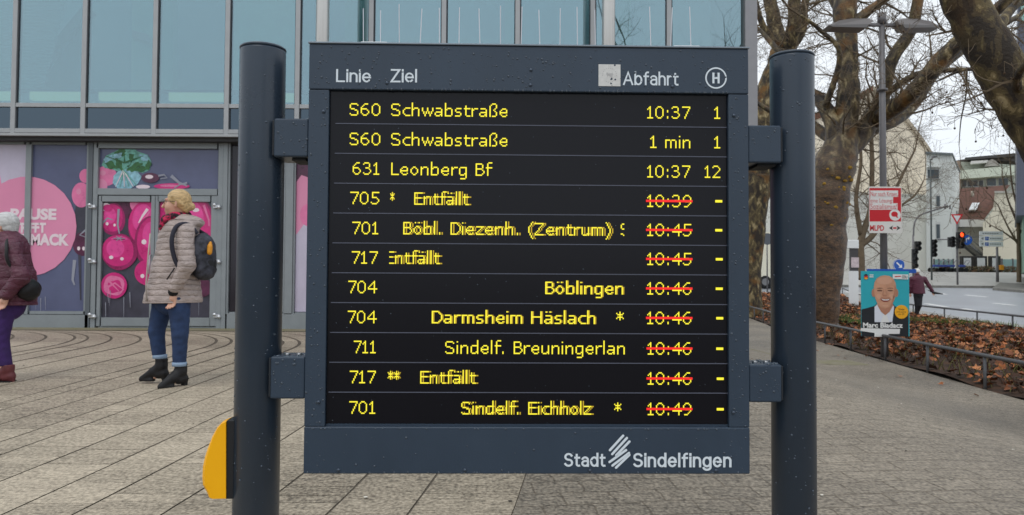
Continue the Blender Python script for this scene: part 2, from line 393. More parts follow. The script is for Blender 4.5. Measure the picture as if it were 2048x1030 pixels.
# road, far kerbs and pavement
m_road = mat('wet_asphalt', (150, 153, 158), .40, var=.12, vscale=.8, bump=.1, bscale=60, spec=.6)
def roadkeep(cx, cy): return ((cx > xf_(cy) + 1.3) & (cy < 47.5)) | ((cy > 43) & (cy < 47.5))
sheet('road', np.linspace(-10, 80, 181), np.linspace(2, 47.5, 200), lambda x, y: G(x, y) - .01, m_road, keep=roadkeep)
sheet('road_pavement', np.linspace(0, 1, 4), np.linspace(2, 43, 90), lambda x, y: G(x, y) + .04, mat('pavement_grey', (150, 148, 142), .6, var=.15, vscale=3, bump=.2),
      xf=lambda X, Y: xf_(Y) + .02 + X * 1.3)
m_fp = mat('far_paving', (168, 166, 160), .55, var=.12, vscale=1.2)
sheet('far_pavement', np.linspace(-14, 80, 60), np.linspace(47.5, 59, 24), lambda x, y: G(x, y) + .12, m_fp)
m_kerb = mat('kerb_stone', (120, 118, 112), .7, var=.2, vscale=4)
b = MB()
for i in range(94):
    x = -14 + i; b.box((x, 47.3, float(G(x, 47.4)) - .1), (x + .99, 47.49, float(G(x, 47.4)) + .125))
tag(b.build('far_kerb', m_kerb), kind='structure')
# traffic island
isl = [WG(1985, 580), WG(2075, 588), WG(2100, 574), WG(2000, 569)]
b = MB(); b.prism([p + Vector((0, 0, -.06)) for p in isl], (0, 0, .2)); tag(b.build('traffic_island', m_kerb), kind='structure')
m_mark = mat('road_paint', (225, 225, 222), .5, var=.12, vscale=6)
b = MB()
def dash(p, q, w):
    d = (q - p).normalized(); s_ = Vector((-d.y, d.x, 0)) * w / 2
    for k in range(8):
        a0 = p.lerp(q, k / 8); a1 = p.lerp(q, (k + 1) / 8)
        vs = [a0 - s_, a0 + s_, a1 + s_, a1 - s_]; b.add([(v.x, v.y, float(G(v.x, v.y)) - .004) for v in vs], [(0, 1, 2, 3)])
for (a, c, w) in (((1926, 617), (2000, 628), .30), ((1986, 606), (2031, 610.5), .3), ((1852, 607), (1894, 614), .3), ((1866, 584), (1891, 589), .35), ((2050, 634), (2110, 642), .3), ((1690, 583), (1760, 592), .3), ((1930, 590), (1975, 594), .3)):
    dash(WG(*a), WG(*c), w)
tag(b.build('road_markings', m_mark), kind='structure')

# low railings of the bed
m_rail = mat('railing_grey', (88, 88, 90), .5, metal=.3, var=.15, vscale=20)
def railing(name, xfun, ys, h, label, r_=.024):
    o0 = Vector((float(xfun(ys[0])), ys[0], float(G(xfun(ys[0]), ys[0])))); root = empty(name, o0, label, 'railing')
    pts = []
    for y in np.arange(ys[0], ys[-1] + .01, .5):
        x = float(xfun(y)); pts.append(Vector((x, y, float(G(x, y)) + h)))
    MB().tube(off(pts, o0), r_, 8).build('rail', m_rail, root)
    for y in ys:
        x = float(xfun(y)); g = float(G(x, y)); p = Vector((x, y, g - .1))
        MB().tube(off([p, Vector((x, y, g + h - .01))], o0), r_ * .8, 8).build('post', m_rail, root)
railing('low_railing', lambda y: xn(y), [5.6, 6.7, 7.85, 9.0, 10.6, 12.2, 13.9, 15.6, 17.4, 19.2, 21, 23, 25, 27, 29], .40, 'low grey tube railing between the paved path and the leaf covered bed')
railing('low_railing', lambda y: xf_(y), [12, 14, 15.9, 17.8, 19.8, 22.2, 25, 28.4, 31.8, 35, 38.4, 42], .42, 'low grey railing on the road side of the leaf bed', .03)
# ------------------------------------------------------------------ departure board on its two posts
YAW = R(1.2)
bx = Vector((math.cos(YAW), math.sin(YAW), 0)); by = Vector((-math.sin(YAW), math.cos(YAW), 0))
BO = W(1057, 518, 2.0); BO = Vector((BO.x, BO.y, float(G(BO.x, BO.y))))
def BP(px, py, ly=0.0):
    v = ray(px, py); t = ((BO + by * ly - CAM).dot(by)) / v.dot(by); p = CAM + v * t - BO
    return Vector((p.dot(bx), ly, p.z))
board = empty('departure_board', BO, 'dark grey bus departure board with yellow timetable text on two round posts', 'departure board'); board.rotation_euler = (0, 0, YAW)
m_anth = mat('anthracite_paint', (50, 64, 80), .36, var=.10, vscale=3, stretch=(1, 1, .4), bump=.03, bscale=300, spec=.5)
m_post = mat('post_paint', (49, 61, 75), .30, var=.06, vscale=4, bump=.03, bscale=250, spec=.5)
m_white = mat('sign_white', (222, 232, 240), .5)
x0 = BP(612.5, 518).x; x1 = BP(1498.5, 518).x; z1 = BP(1057, 92.5).z; z0 = BP(1057, 948).z
sx0 = BP(653.5, 518).x; sx1 = BP(1458, 518).x; sz1 = BP(1057, 183).z; sz0 = BP(1057, 852.5).z
D = .14
h_ = MB()
h_.box((x0, 0, sz1), (x1, D, z1), 0, .003)                        # header
h_.box((x0, .0015, sz0 - .002), (sx0, D, sz1 - .0008), 0, .002)     # left cheek
h_.box((sx1, .0015, sz0 - .002), (x1, D, sz1 - .0008), 0, .002)
h_.box((x0, .0, z0), (x1, D, sz0 - .0025), 0, .003)
h_.box((sx0 + .001, .05, sz0 + .001), (sx1 - .001, D - .003, sz1 - .001), 0)
housing = h_.build('housing', m_anth, board)
MB().box((x0 - .002, -.004, z1 + .0003), (x1 + .002, D + .004, z1 + .005), 0, .0012).build('rain_cover', mat('cover_edge', (130, 140, 150), .4, metal=.4), housing)
MB().box((sx0 + .0005, .012, sz0 - .0022), (sx1 - .0005, .0486, sz0 + .0035), 0).build('ledge', m_anth, housing)
# screen
m_screen = mat('screen_black', (17, 17, 24), .22, spec=.28)
screen = MB().box((sx0 + .0012, .014, sz0 + .0042), (sx1 - .0012, .0485, sz1 - .0012)).build('display_panel', m_screen, board)
m_div = mat('divider_grey', (92, 96, 112), .5)
for i in range(10):
    a = BP(671 - 1.55 * i, 247 + 59.6 * i, .0125); c = BP(1454 + .25 * i, 254.5 + 59.2 * i, .0125); z = (a.z + c.z) / 2
    MB().box((a.x, .0125, z - .0011), (c.x, .0139, z + .0011)).build('divider_line', m_div, screen)

# LED characters: pen strokes on the diode grid, caps 10 rows, x-height 7 rows
GL = {
 '0': (9, [[(2, 0), (4, 0), (6, 2), (6, 7), (4, 9), (2, 9), (0, 7), (0, 2), (2, 0)]]),
 '1': (7, [[(0, 2), (2, 0), (2, 9)], [(0, 9), (4, 9)]]),
 '2': (9, [[(0, 1), (1, 0), (4, 0), (6, 2), (6, 3), (0, 9), (6, 9)]]),
 '3': (9, [[(0, 1), (1, 0), (4, 0), (5, 1), (5, 3), (4, 4), (2, 4)], [(4, 4), (6, 6), (6, 7), (4, 9), (1, 9), (0, 8)]]),
 '4': (9, [[(5, 9), (5, 0), (0, 5), (0, 6), (7, 6)]]),
 '5': (9, [[(6, 0), (1, 0), (1, 4), (4, 4), (6, 6), (6, 7), (4, 9), (1, 9), (0, 8)]]),
 '6': (9, [[(5, 0), (3, 0), (0, 3), (0, 7), (2, 9), (4, 9), (6, 7), (6, 6), (4, 4), (1, 4)]]),
 '7': (8, [[(0, 0), (6, 0), (6, 1), (2, 8), (2, 9)]]),
 '9': (9, [[(1, 9), (3, 9), (6, 6), (6, 2), (4, 0), (2, 0), (0, 2), (0, 3), (2, 5), (5, 5)]]),
 ':': (5, [[(1, 3), (1, 4)], [(1, 8), (1, 9)]]), '.': (5, [[(1, 8), (1, 9)]]), '-': (7, [[(0, 4), (5, 4)], [(0, 5), (5, 5)]]),
 'S': (9, [[(6, 1), (5, 0), (1, 0), (0, 1), (0, 3), (1, 4), (5, 5), (6, 6), (6, 8), (5, 9), (1, 9), (0, 8)]]),
 'L': (7, [[(0, 0), (0, 9), (5, 9)]]), 'E': (8, [[(6, 0), (0, 0), (0, 9), (6, 9)], [(0, 4), (5, 4)]]),
 'B': (8, [[(0, 0), (4, 0), (5, 1), (5, 3), (4, 4), (0, 4)], [(4, 4), (6, 6), (6, 7), (4, 9), (0, 9), (0, 0)]]),
 'D': (9, [[(0, 0), (4, 0), (7, 3), (7, 6), (4, 9), (0, 9), (0, 0)]]), 'Z': (9, [[(0, 0), (6, 0), (6, 1), (0, 8), (0, 9), (6, 9)]]),
 'H': (10, [[(0, 0), (0, 9)], [(7, 0), (7, 9)], [(0, 4), (7, 4)]]),
 'a': (8, [[(1, 3), (4, 3), (5, 4), (5, 9)], [(5, 6), (1, 6), (0, 7), (0, 8), (1, 9), (3, 9), (5, 7)]]),
 'b': (8, [[(0, -1), (0, 9)], [(0, 5), (2, 3), (4, 3), (5, 4), (5, 8), (4, 9), (0, 9)]]),
 'c': (7, [[(5, 3), (2, 3), (0, 5), (0, 7), (2, 9), (5, 9)]]),
 'd': (8, [[(5, -1), (5, 9)], [(5, 3), (1, 3), (0, 4), (0, 8), (1, 9), (3, 9), (5, 7)]]),
 'e': (8, [[(5, 8), (4, 9), (2, 9), (0, 7), (0, 5), (2, 3), (4, 3), (5, 4), (5, 6), (0, 6)]]),
 'f': (5, [[(4, -1), (2, -1), (1, 0), (1, 9)], [(0, 3), (4, 3)]]),
 'g': (8, [[(5, 3), (1, 3), (0, 4), (0, 8), (1, 9), (3, 9), (5, 7)], [(5, 3), (5, 11), (4, 12), (1, 12)]]),
 'h': (8, [[(0, -1), (0, 9)], [(0, 5), (2, 3), (4, 3), (5, 4), (5, 9)]]),
 'i': (3, [[(0, 3), (0, 9)], [(0, 0), (0, 0)]]), 'l': (3, [[(0, -1), (0, 9)]]),
 'm': (11, [[(0, 3), (0, 9)], [(0, 4), (1, 3), (3, 3), (4, 4), (4, 9)], [(4, 4), (5, 3), (7, 3), (8, 4), (8, 9)]]),
 'n': (8, [[(0, 3), (0, 9)], [(0, 5), (2, 3), (4, 3), (5, 4), (5, 9)]]),
 'o': (8, [[(2, 3), (3, 3), (5, 5), (5, 7), (3, 9), (2, 9), (0, 7), (0, 5), (2, 3)]]),
 'r': (6, [[(0, 3), (0, 9)], [(0, 5), (2, 3), (4, 3)]]),
 's': (7, [[(4, 3), (1, 3), (0, 4), (0, 5), (1, 6), (3, 6), (4, 7), (4, 8), (3, 9), (0, 9)]]),
 't': (6, [[(1, 1), (1, 8), (2, 9), (4, 9)], [(0, 3), (4, 3)]]),
 'u': (8, [[(0, 3), (0, 8), (1, 9), (3, 9), (5, 7)], [(5, 3), (5, 9)]]),
 'w': (10, [[(0, 3), (0, 4), (2, 9), (4, 4), (4, 3)], [(4, 4), (6, 9), (8, 4), (8, 3)]]),
 'z': (7, [[(0, 3), (5, 3), (0, 8), (0, 9), (5, 9)]]),
 'ß': (8, [[(0, 9), (0, 1), (2, -1), (4, -1), (5, 0), (5, 2), (3, 4), (5, 6), (5, 8), (4, 9), (2, 9)]]),
 '(': (5, [[(3, -1), (1, 2), (0, 4), (0, 6), (1, 9), (3, 12)]]), ')': (5, [[(0, -1), (2, 2), (3, 4), (3, 6), (2, 9), (0, 12)]]),
 '*': (8, [[(3, 0), (3, 6)], [(0, 1), (6, 5)], [(0, 5), (6, 1)]]), ' ': (5, []),
}
GL['ö'] = (8, GL['o'][1] + [[(1, 0), (1, 0)], [(4, 0), (4, 0)]]); GL['ä'] = (8, GL['a'][1] + [[(1, 0), (1, 0)], [(4, 0), (4, 0)]])
def pixels(text):
    s_ = set(); x = 0
    for ch in text:
        adv, st = GL[ch]
        for pl in st:
            for (ax, ay), (bx_, by_) in zip(pl, pl[1:]):
                n = max(abs(bx_ - ax), abs(by_ - ay), 1)
                for k in range(n + 1): s_.add((x + round(ax + (bx_ - ax) * k / n), round(ay + (by_ - ay) * k / n)))
        x += adv
    return s_
def led_cells(px, clip=None):
    cells = set()
    for (x, y) in px:
        if clip and x < clip[0]: continue
        if clip and x > clip[1]: continue
        for i in range(3):
            for j in range(3):
                cells.add((x * 3 + i, y * 3 + j))
    return cells
def led_mesh(b, cells, o, cx, cz, y, mi):
    """cells -> runs -> quads, o = local origin (x, top z)"""
    rows = {}
    for (i, j) in cells: rows.setdefault(j, []).append(i)
    for j, xs in rows.items():
        xs.sort(); st = pv = xs[0]
        for q in xs[1:] + [None]:
            if q is None or q != pv + 1:
                xa, xb = o.x + st * cx / 3, o.x + (pv + 1) * cx / 3; za, zb = o.z - j * cz / 3, o.z - (j + 1) * cz / 3
                b.add([(xa, y, zb), (xb, y, zb), (xb, y, za), (xa, y, za)], [(0, 1, 2, 3)], mi); st = q
            pv = q
m_led = mat('led_yellow', (240, 226, 44), .5, emit=1.0)
m_dim = mat('led_amber', (196, 164, 20), .5, emit=.72)
m_red = mat('led_red', (232, 22, 18), .5, emit=.95)
PZ = (BP(1000, 500).z - BP(1000, 525).z) / 10            # row pitch of the diodes, 2.5 px
def led(b, text, pxl, pxr, py, ghost=0, clip=None, y=.0112):
    """text between two columns of the photograph, py = vertical centre of the capitals"""
    P = pixels(text)
    if clip: P = {p for p in P if clip[0] <= p[0] <= clip[1]}
    lo = min(p[0] for p in P); hi = max(p[0] for p in P); g = abs(ghost)
    a = BP(pxl + 1.5, py, y); c = BP(pxr - 1.5, py, y); cx = (c.x - a.x) / (hi - lo + 1 + g)
    o = Vector((a.x - lo * cx, y, (a.z + c.z) / 2 + PZ * 5))
    A = led_cells(P)
    if ghost:
        Gh = led_cells({(x + ghost, yy) for x, yy in P})
        if ghost < 0: o.x += g * cx
        led_mesh(b, A, o, cx, PZ, y, 0); led_mesh(b, Gh - A, o, cx, PZ, y, 1)
    else: led_mesh(b, A, o, cx, PZ, y, 0)
LY = [219, 278, 337, 396, 456, 515, 574, 634, 694, 754, 815]; RY = [225, 284, 343, 402, 460, 518, 577, 636, 697, 757, 818]
ROWS = [('S60', 698, 762, [('Schwabstraße', 781, 1016, 0)], '10:37', 1293, '1', 1427), ('S60', 698, 762, [('Schwabstraße', 781, 1016, 0)], '1 min', 1299, '1', 1427),
 ('631', 704, 760, [('Leonberg Bf', 781, 986, 0)], '10:37', 1293, '12', 1408), ('705', 699, 760, [('*', 779, 791, 1), ('Entfällt', 827, 944, 2)], '10:39', 1293, '-', 1429),
 ('701', 703, 758, [('Böbl. Diezenh. (Zentrum)', 805, 1228, 2), ('<', 1240, 1250, 0)], '10:45', 1293, '-', 1429), ('717', 702, 757, [('Entfällt', 777, 886, 4)], '10:45', 1293, '-', 1430),
 ('704', 695, 756, [('Böblingen', 1089, 1250, 1)], '10:46', 1293, '-', 1430), ('704', 694, 755, [('Darmsheim Häslach', 862, 1194, 1), ('*', 1231, 1249, 0)], '10:46', 1293, '-', 1431),
 ('711', 706, 753, [('Sindelf. Breuningerlan', 889, 1251, 0)], '10:46', 1294, '-', 1431), ('717', 698, 753, [('**', 774, 803, 2), ('Entfällt', 839, 958, 2)], '10:46', 1294, '-', 1432),
 ('701', 697, 752, [('Sindelf. Eichholz', 921, 1189, 2), ('*', 1227, 1244, 0)], '10:49', 1294, '-', 1432)]
GL['<'] = (6, [[(3, 0), (1, 1), (1, 3), (3, 4)], [(1, 8), (3, 9)]])
for i, (ln, l0, l1, zs, tm, t0, st, s0) in enumerate(ROWS):
    LM = [m_led, m_dim, m_red]; b = MB(); led(b, ln, l0, l1, LY[i]); b.build('line_number', LM, screen)
    for (tx, a, c, gh) in zs:
        b = MB(); fy = (a + c) / 2; py = LY[i] + (RY[i] - LY[i]) * (fy - 730) / 610
        if tx in ('*', '**'): py -= 0
        if tx == 'Entfällt' and i == 5: led(b, tx, a, c, py, 2, clip=(3, 99))
        elif tx in ('*', '**') and c - a < 13 or tx == '**':
            led(b, tx, a, c, py, gh)
        else: led(b, tx, a, c, py, gh)
        b.build('asterisk' if '*' in tx else 'destination', LM, screen)
    b = MB(); led(b, st, s0, 1442 if i < 3 else s0 + 17, RY[i] + .5); b.build('stop_number', LM, screen)
    b = MB(); led(b, tm, t0, 1382 if i < 3 else 1384, RY[i]); (lambda *k: 0)(b, st, s0, 1442 if i < 3 else s0 + 17, RY[i] + .5)
    if i > 2:
        a = BP(t0 - 1, RY[i], .0104); c = BP(1385, RY[i], .0104); z = (a.z + c.z) / 2
        b.box((a.x, .0100, z - .0031), (c.x, .0108, z + .0031), 2)
    b.build('departure_time', LM, screen)

# fixed lettering
def arc(cx, cy, rx, ry, a0, a1, n=12): return [(cx + rx * math.cos(R(a0 + (a1 - a0) * k / n)), cy + ry * math.sin(R(a0 + (a1 - a0) * k / n))) for k in range(n + 1)]
SF = {'L': (3.6, [[(0, 7), (0, 0), (3.6, 0)]]), 'i': (0, [[(0, 0), (0, 5)], [(0, 6.55), (0, 7.0)]]), 'n': (3.2, [[(0, 0), (0, 5)], arc(1.6, 3.3, 1.6, 1.7, 180, 0) + [(3.2, 0)]]),
 'e': (3.6, [[(0, 2.55), (3.6, 2.55)], arc(1.8, 2.5, 1.8, 2.5, 0, 318, 22)]), 'Z': (4.1, [[(.1, 7), (4, 7), (0, 0), (4.1, 0)]]), 'l': (0, [[(0, 0), (0, 7.2)]]),
 'A': (4.9, [[(0, 0), (2.45, 7), (4.9, 0)], [(.9, 2.3), (4, 2.3)]]), 'b': (3.6, [[(0, 7.2), (0, 0)], arc(1.8, 2.5, 1.8, 2.5, 0, 360, 24)]), 'd': (3.6, [[(3.6, 7.2), (3.6, 0)], arc(1.8, 2.5, 1.8, 2.5, 0, 360, 24)]),
 'f': (2.2, [arc(1.95, 5.8, 1.15, 1.4, 80, 180) + [(.8, 0)], [(0, 4.8), (2.2, 4.8)]]), 'a': (3.2, [arc(1.6, 3.4, 1.6, 1.6, 155, 0) + [(3.2, 0)], [(3.2, 2.85), (1.5, 2.85)] + arc(1.5, 1.42, 1.5, 1.42, 90, 270) + [(2.2, 0), (3.2, .9)]]),
 'h': (3.2, [[(0, 0), (0, 7.2)], arc(1.6, 3.3, 1.6, 1.7, 180, 0) + [(3.2, 0)]]), 'r': (1.9, [[(0, 0), (0, 5)], arc(1.7, 3.2, 1.7, 1.8, 180, 85)]), 't': (2.2, [[(.8, 6.5), (.8, 1.2)] + arc(1.9, 1.2, 1.1, 1.2, 180, 285), [(0, 4.8), (2.2, 4.8)]]),
 'S': (4, [arc(2.0, 5.3, 1.85, 1.7, 25, 265, 16) + arc(2.0, 1.8, 2.0, 1.8, 85, -155, 16)]), 'g': (3.6, [arc(1.8, 2.5, 1.8, 2.5, 0, 360, 24), [(3.6, 5), (3.6, -.5)] + arc(1.8, -.5, 1.8, 1.5, 0, -160)])}
def lettering(text, l_, r_, base, top, sw):
    """monoline sans lettering cut from foil; every stroke lies a hair above the last"""
    a = BP(l_, base, -.0006); c = BP(r_, base, -.0006); hgt = BP(l_, top, -.0006).z - a.z; k = (hgt - 0) / (7 + sw); b = MB(); x = sw / 2; st = []
    for ch in text:
        w, ss = SF[ch]; st += [[(x + px, py + sw / 2) for px, py in pl] for pl in ss]; x += w + sw + .62
    tot = x - .62 - sw / 2; kx = (c.x - a.x) / tot; y = -.0005
    for pl in st:
        y -= .00002; up, dn = [], []
        for i, p in enumerate(pl):
            q_ = pl[min(i + 1, len(pl) - 1)]; o_ = pl[max(i - 1, 0)]
            d1 = Vector((p[0] - o_[0], p[1] - o_[1])); d2 = Vector((q_[0] - p[0], q_[1] - p[1])); d1 = d1.normalized() if d1.length > 1e-6 else d2.normalized(); d2 = d2.normalized() if d2.length > 1e-6 else d1
            t_ = (d1 + d2); t_ = t_.normalized() if t_.length > .2 else d1; m_ = min(1 / max(.35, t_.dot(d1)), 2.2); n_ = Vector((-t_.y, t_.x)) * sw / 2 * m_
            e_ = Vector((0, 0)) if 0 < i < len(pl) - 1 else (d1 * sw / 2 if i else -d2 * sw / 2) * (.0 if abs(pl[0][0] - pl[-1][0]) + abs(pl[0][1] - pl[-1][1]) < .01 else 1)
            pv = Vector(p) + e_; up.append(pv + n_); dn.append(pv - n_)
        n0 = len(up); vs = [(a.x + v.x * kx, y, a.z + v.y * k) for v in up + dn]
        b.add(vs, [(i, n0 + i, n0 + i + 1, i + 1) for i in range(n0 - 1)])
    return b.build('lettering', m_white, housing)
lettering('Linie', 672, 742, 164, 138, 1.0); lettering('Ziel', 781, 834, 164.5, 138, 1.0)
lettering('Abfahrt', 1246, 1357, 170, 143, 1.0)
lettering('Stadt', 1128, 1211, 933.5, 906, 1.2); lettering('Sindelfingen', 1266, 1463, 934.5, 906, 1.2)
c = BP(1432, 156, -.0009); k = BP(1453.5, 156, -.0009).x - c.x
b = MB().ring(c, k * .86, k, 0, 40)
hw = k * .34; hh = k * .5; st = k * .15
b.box((c.x - hw, -.0010, c.z - hh), (c.x - hw + st * 1.3, -.0006, c.z + hh)); b.box((c.x + hw - st * 1.3, -.0010, c.z - hh), (c.x + hw, -.0006, c.z + hh))
b.box((c.x - hw + st * 1.31, -.0010, c.z - st * .6), (c.x + hw - st * 1.31, -.0006, c.z + st * .6)); b.build('stop_symbol', m_white, housing)
# town emblem: two stacked sets of slanting bars
b = MB(); P6 = lambda zx, zy: BP(1050 + zx / 2.395, 600 + zy / 2.395, -.0008)
for (ax, ay, cx_, cy) in ((407, 719, 470, 650), (418, 738, 488, 661), (437, 744, 500, 678), (405, 776, 484, 719), (419, 793, 498, 733), (436, 803, 500, 742)):
    a = P6(ax, ay); c = P6(cx_, cy); d = (c - a).normalized(); nn = Vector((-d.z, 0, d.x)); r_ = .0032; pts = []
    for q in range(9): t = R(-90 + 180 * q / 8); pts.append(c + d * r_ * math.cos(t) + nn * r_ * math.sin(t))
    for q in range(9): t = R(90 + 180 * q / 8); pts.append(a + d * r_ * math.cos(t) + nn * r_ * math.sin(t))
    b.poly(pts)
b.build('town_emblem', m_white, housing)
a = BP(1197, 172, -.001); c = BP(1241, 129, -.001)
b = MB(); b.box((a.x, -.0010, a.z), (c.x, -.0003, c.z), 0)
for q in range(22):
    t = 6.28 * q / 22
    if 3.3 < t < 4.1 or 5.5 < t < 6.1: continue
    mid = (a + c) / 2; w = .019; b.box((mid.x + w * math.cos(t) - .0012, -.00125, mid.z + w * math.sin(t) - .0006), (mid.x + w * math.cos(t) + .0008, -.0011, mid.z + w * math.sin(t) + .0006), 1)
for q in range(9): b.box((mid.x - .008 + q * .0021, -.00125, mid.z - .006 + .008 * random.random()), (mid.x - .007 + q * .0021, -.0011, mid.z + .004 + .004 * random.random()), 1)
b.build('sticker', [mat('sticker_paper', (214, 214, 212), .8, var=.08, vscale=60), mat('sticker_print', (160, 160, 162), .8)], housing)
# screws
m_scr = mat('screw_dark', (74, 84, 98), .35, metal=.5)
for (px, py) in ((1062, 140), (1061, 170), (647, 223), (1468, 231), (637, 804), (1467, 235 + 590), (677, 940), (930, 940), (1180, 941), (1432, 941), (774, 166), (1345, 173)):
    c = BP(px, py, -.0001); MB().lathe([(.0001, -.0035), (.0034, -.0030), (.0046, -.0012), (.0048, 0)], c, 14, 0, 'Y').build('screw', m_scr, housing)

# posts
def post(px, py, ptop, rr):
    c = BP(px, py, D / 2); top = BP(px, ptop, D / 2).z
    p = MB().lathe([(rr, -.15), (rr, top - .012), (rr - .001, top - .006)], (c.x, D / 2, 0), 56).build('post', m_post, board)
    MB().lathe([(rr - .0005, top - .0058), (rr + .0008, top - .005), (rr + .0008, top - .001), (rr - .003, top + .002), (rr * .5, top + .004), (.001, top + .0045)], (c.x, D / 2, 0), 56).build('cap', m_post, p)
    return c.x, rr, top
XL, RL, TL = post(519, 562, 97, .0610); XR, RR, TR = post(1586, 570, 112, .0592)
for (a, c, t, bt) in ((548, 619, 236, 314), (541, 608, 713, 798), (1498, 1563, 250, 326), (1501, 1564, 729, 805)):
    p = BP(a, t, .004); q = BP(c, bt, .004); lo_x, hi_x = min(p.x, q.x), max(p.x, q.x)
    if lo_x < 0: hi_x = min(hi_x, x0 - .0003) if hi_x > x0 else x0 - .0003
    else: lo_x = x1 + .0003
    MB().box((lo_x + (.03 if lo_x > 0 else .045), .02, q.z - .007), (hi_x - .01, .10, q.z - .0005)).build('recess_shade', mat('recess_shade_black', (16, 17, 19), .7), board) if t < 400 else None  # dark box standing in for the shaded bolt recess under each upper bracket
    br = MB().box((lo_x, .004, q.z), (hi_x, .118, p.z), 0, .005).build('bracket', m_anth, board)
    ex = lo_x if lo_x < 0 else hi_x; s_ = -1 if lo_x < 0 else 1
    MB().box((min(ex, ex + s_ * .006), .010, q.z + .004), (max(ex, ex + s_ * .006), .112, p.z - .004), 0, .002).build('clamp_plate', mat('clamp_dark', (34, 38, 44), .6), br)
    for kx in (.35, .7):
        MB().lathe([(.008, -.002), (.008, .004), (.005, .0055)], (lo_x + (hi_x - lo_x) * kx, .05, p.z), 6).build('bolt', mat('zinc_bolt', (170, 172, 175), .35, metal=.8), br)
# yellow request button on the left post
b = MB(); pts = [(457, 838), (446, 842), (436, 852), (426, 869), (416, 893), (409, 914), (405, 932), (404, 952), (405, 968), (410, 977), (414, 984), (418, 994), (424, 996.5), (457, 996)]
N = 9; prof = []
for i in range(N):
    t = i / (N - 1); yy = D / 2 - .040 + .080 * t; kk = .80 + .20 * math.sin(math.pi * t) ** .45
    ring = []
    for (px, py) in pts:
        q = BP(px, py, D / 2 - .02); xr = BP(457, py, D / 2 - .02).x; zc = BP(457, 920, D / 2 - .02).z
        ring.append((xr + (q.x - xr) * kk, yy, zc + (q.z - zc) * (.96 + .04 * math.sin(math.pi * t) ** .5)))
    prof.append(ring)
n = len(pts); vs = [v for r_ in prof for v in r_]
b.add(vs, [tuple(range(n)), tuple(range((N - 1) * n, N * n))[::-1]] + [(i * n + j, (i + 1) * n + j, (i + 1) * n + (j + 1) % n, i * n + (j + 1) % n) for i in range(N - 1) for j in range(n)])
rb = b.build('request_button', mat('button_yellow', (255, 182, 6), .42, var=.04, vscale=10, spec=.4), board)
p = BP(457, 838, D / 2 - .02); q = BP(473, 996, D / 2 - .02)
MB().box((p.x + .0005, D / 2 - .036, q.z + .002), (XL - RL + .012, D / 2 + .036, p.z - .001), 0, .002).build('back_plate', mat('rubber_black', (26, 27, 30), .6), rb)
# bird spikes on the top edge
m_wire = mat('spike_wire', (190, 192, 196), .35, metal=.85); m_clip = mat('clip_white', (226, 230, 232), .45)
zt = z1 + .005
for (a, c, xs_) in ((723, 776, (727, 761, 799, 840, 879, 918, 960, 1001, 1042)), (1345, 1397, (1080, 1120, 1155, 1191, 1302, 1341, 1382))):
    p = BP(a, 88, .03); q = BP(c, 88, .03)
    sp = MB().box((p.x, .015, zt), (q.x, .055, zt + .0075), 0, .002).build('spike_strip', m_clip, housing)
    for xk in xs_:
        s_ = BP(xk, 90, .035); tilt = random.uniform(-.004, .004); hh = BP(xk, 14 + random.uniform(-3, 5), .035).z
        MB().tube([(s_.x, .035, zt), (s_.x + tilt, .035 + random.uniform(-.012, .012), hh)], .0013, 5).build('spike', m_wire, sp)
MB().box((BP(700, 90, .03).x, .030, zt), (BP(1420, 90, .03).x, .040, zt + .0012)).build('spike_rail', m_clip, housing)
# rain drops
m_drop = mat('water_drop', (70, 80, 92), .08, spec=.6)
dr = MB(); dome = []
def drop(c, n_, r):
    n_ = n_.normalized(); t_ = n_.orthogonal().normalized(); q = n_.cross(t_); vs = []
    el = random.uniform(.85, 1.25)
    for (rr_, hh_) in ((1, 0), (.9, .28), (.62, .48), (.28, .57)):
        for j in range(8):
            a = 6.283 * j / 8; d = t_ * math.cos(a) + q * math.sin(a); d = Vector((d.x, d.y, d.z * el)); vs.append(c + d * r * rr_ + n_ * r * hh_)
    vs.append(c + n_ * r * .6)
    fs = [(i * 8 + j, i * 8 + (j + 1) % 8, i * 8 + 8 + (j + 1) % 8, i * 8 + 8 + j) for i in range(3) for j in range(8)] + [(24 + j, 24 + (j + 1) % 8, 32) for j in range(8)]
    dr.add(vs, fs, 0, True)
def rad(): return random.choice((.0012, .0014, .0016, .002, .0024, .003))
for i in range(330):
    x = random.uniform(x0 + .01, x1 - .01); z = random.uniform(sz1 + .004, z1 - .006); drop(Vector((x, -.0001, z)), Vector((0, -1, 0)), rad())
for i in range(230):
    x = random.choice((random.uniform(x0 + .004, sx0 - .004), random.uniform(sx1 + .004, x1 - .004))); z = random.uniform(z0, sz1); drop(Vector((x, .0014, z)), Vector((0, -1, 0)), rad())
for i in range(150):
    x = random.uniform(x0 + .01, x1 - .01); z = z0 + (sz0 - z0) * random.choice((random.random(), .03, .94)); drop(Vector((x, -.0001, z)), Vector((0, -1, 0)), rad())
for i in range(90): drop(Vector((random.uniform(sx0, sx1), -.0001, sz1 + .002)), Vector((0, -1, -.4)), random.choice((.002, .0026, .003)))
for i in range(260): drop(Vector((random.uniform(x0, x1), random.uniform(.0, D), zt)), Vector((0, 0, 1)), rad() * 1.2)
for i in range(120): drop(Vector((random.uniform(sx0, sx1), .0139, random.uniform(sz0, sz1))), Vector((0, -1, 0)), random.choice((.0009, .0012, .0015)))
for (xc, rr, top) in ((XL, RL, TL), (XR, RR, TR)):
    for i in range(170):
        a = R(random.uniform(190, 350)); n_ = Vector((math.cos(a), math.sin(a), 0)); drop(Vector((xc, D / 2, random.uniform(.1, top))) + n_ * (rr - .0001), n_, rad())
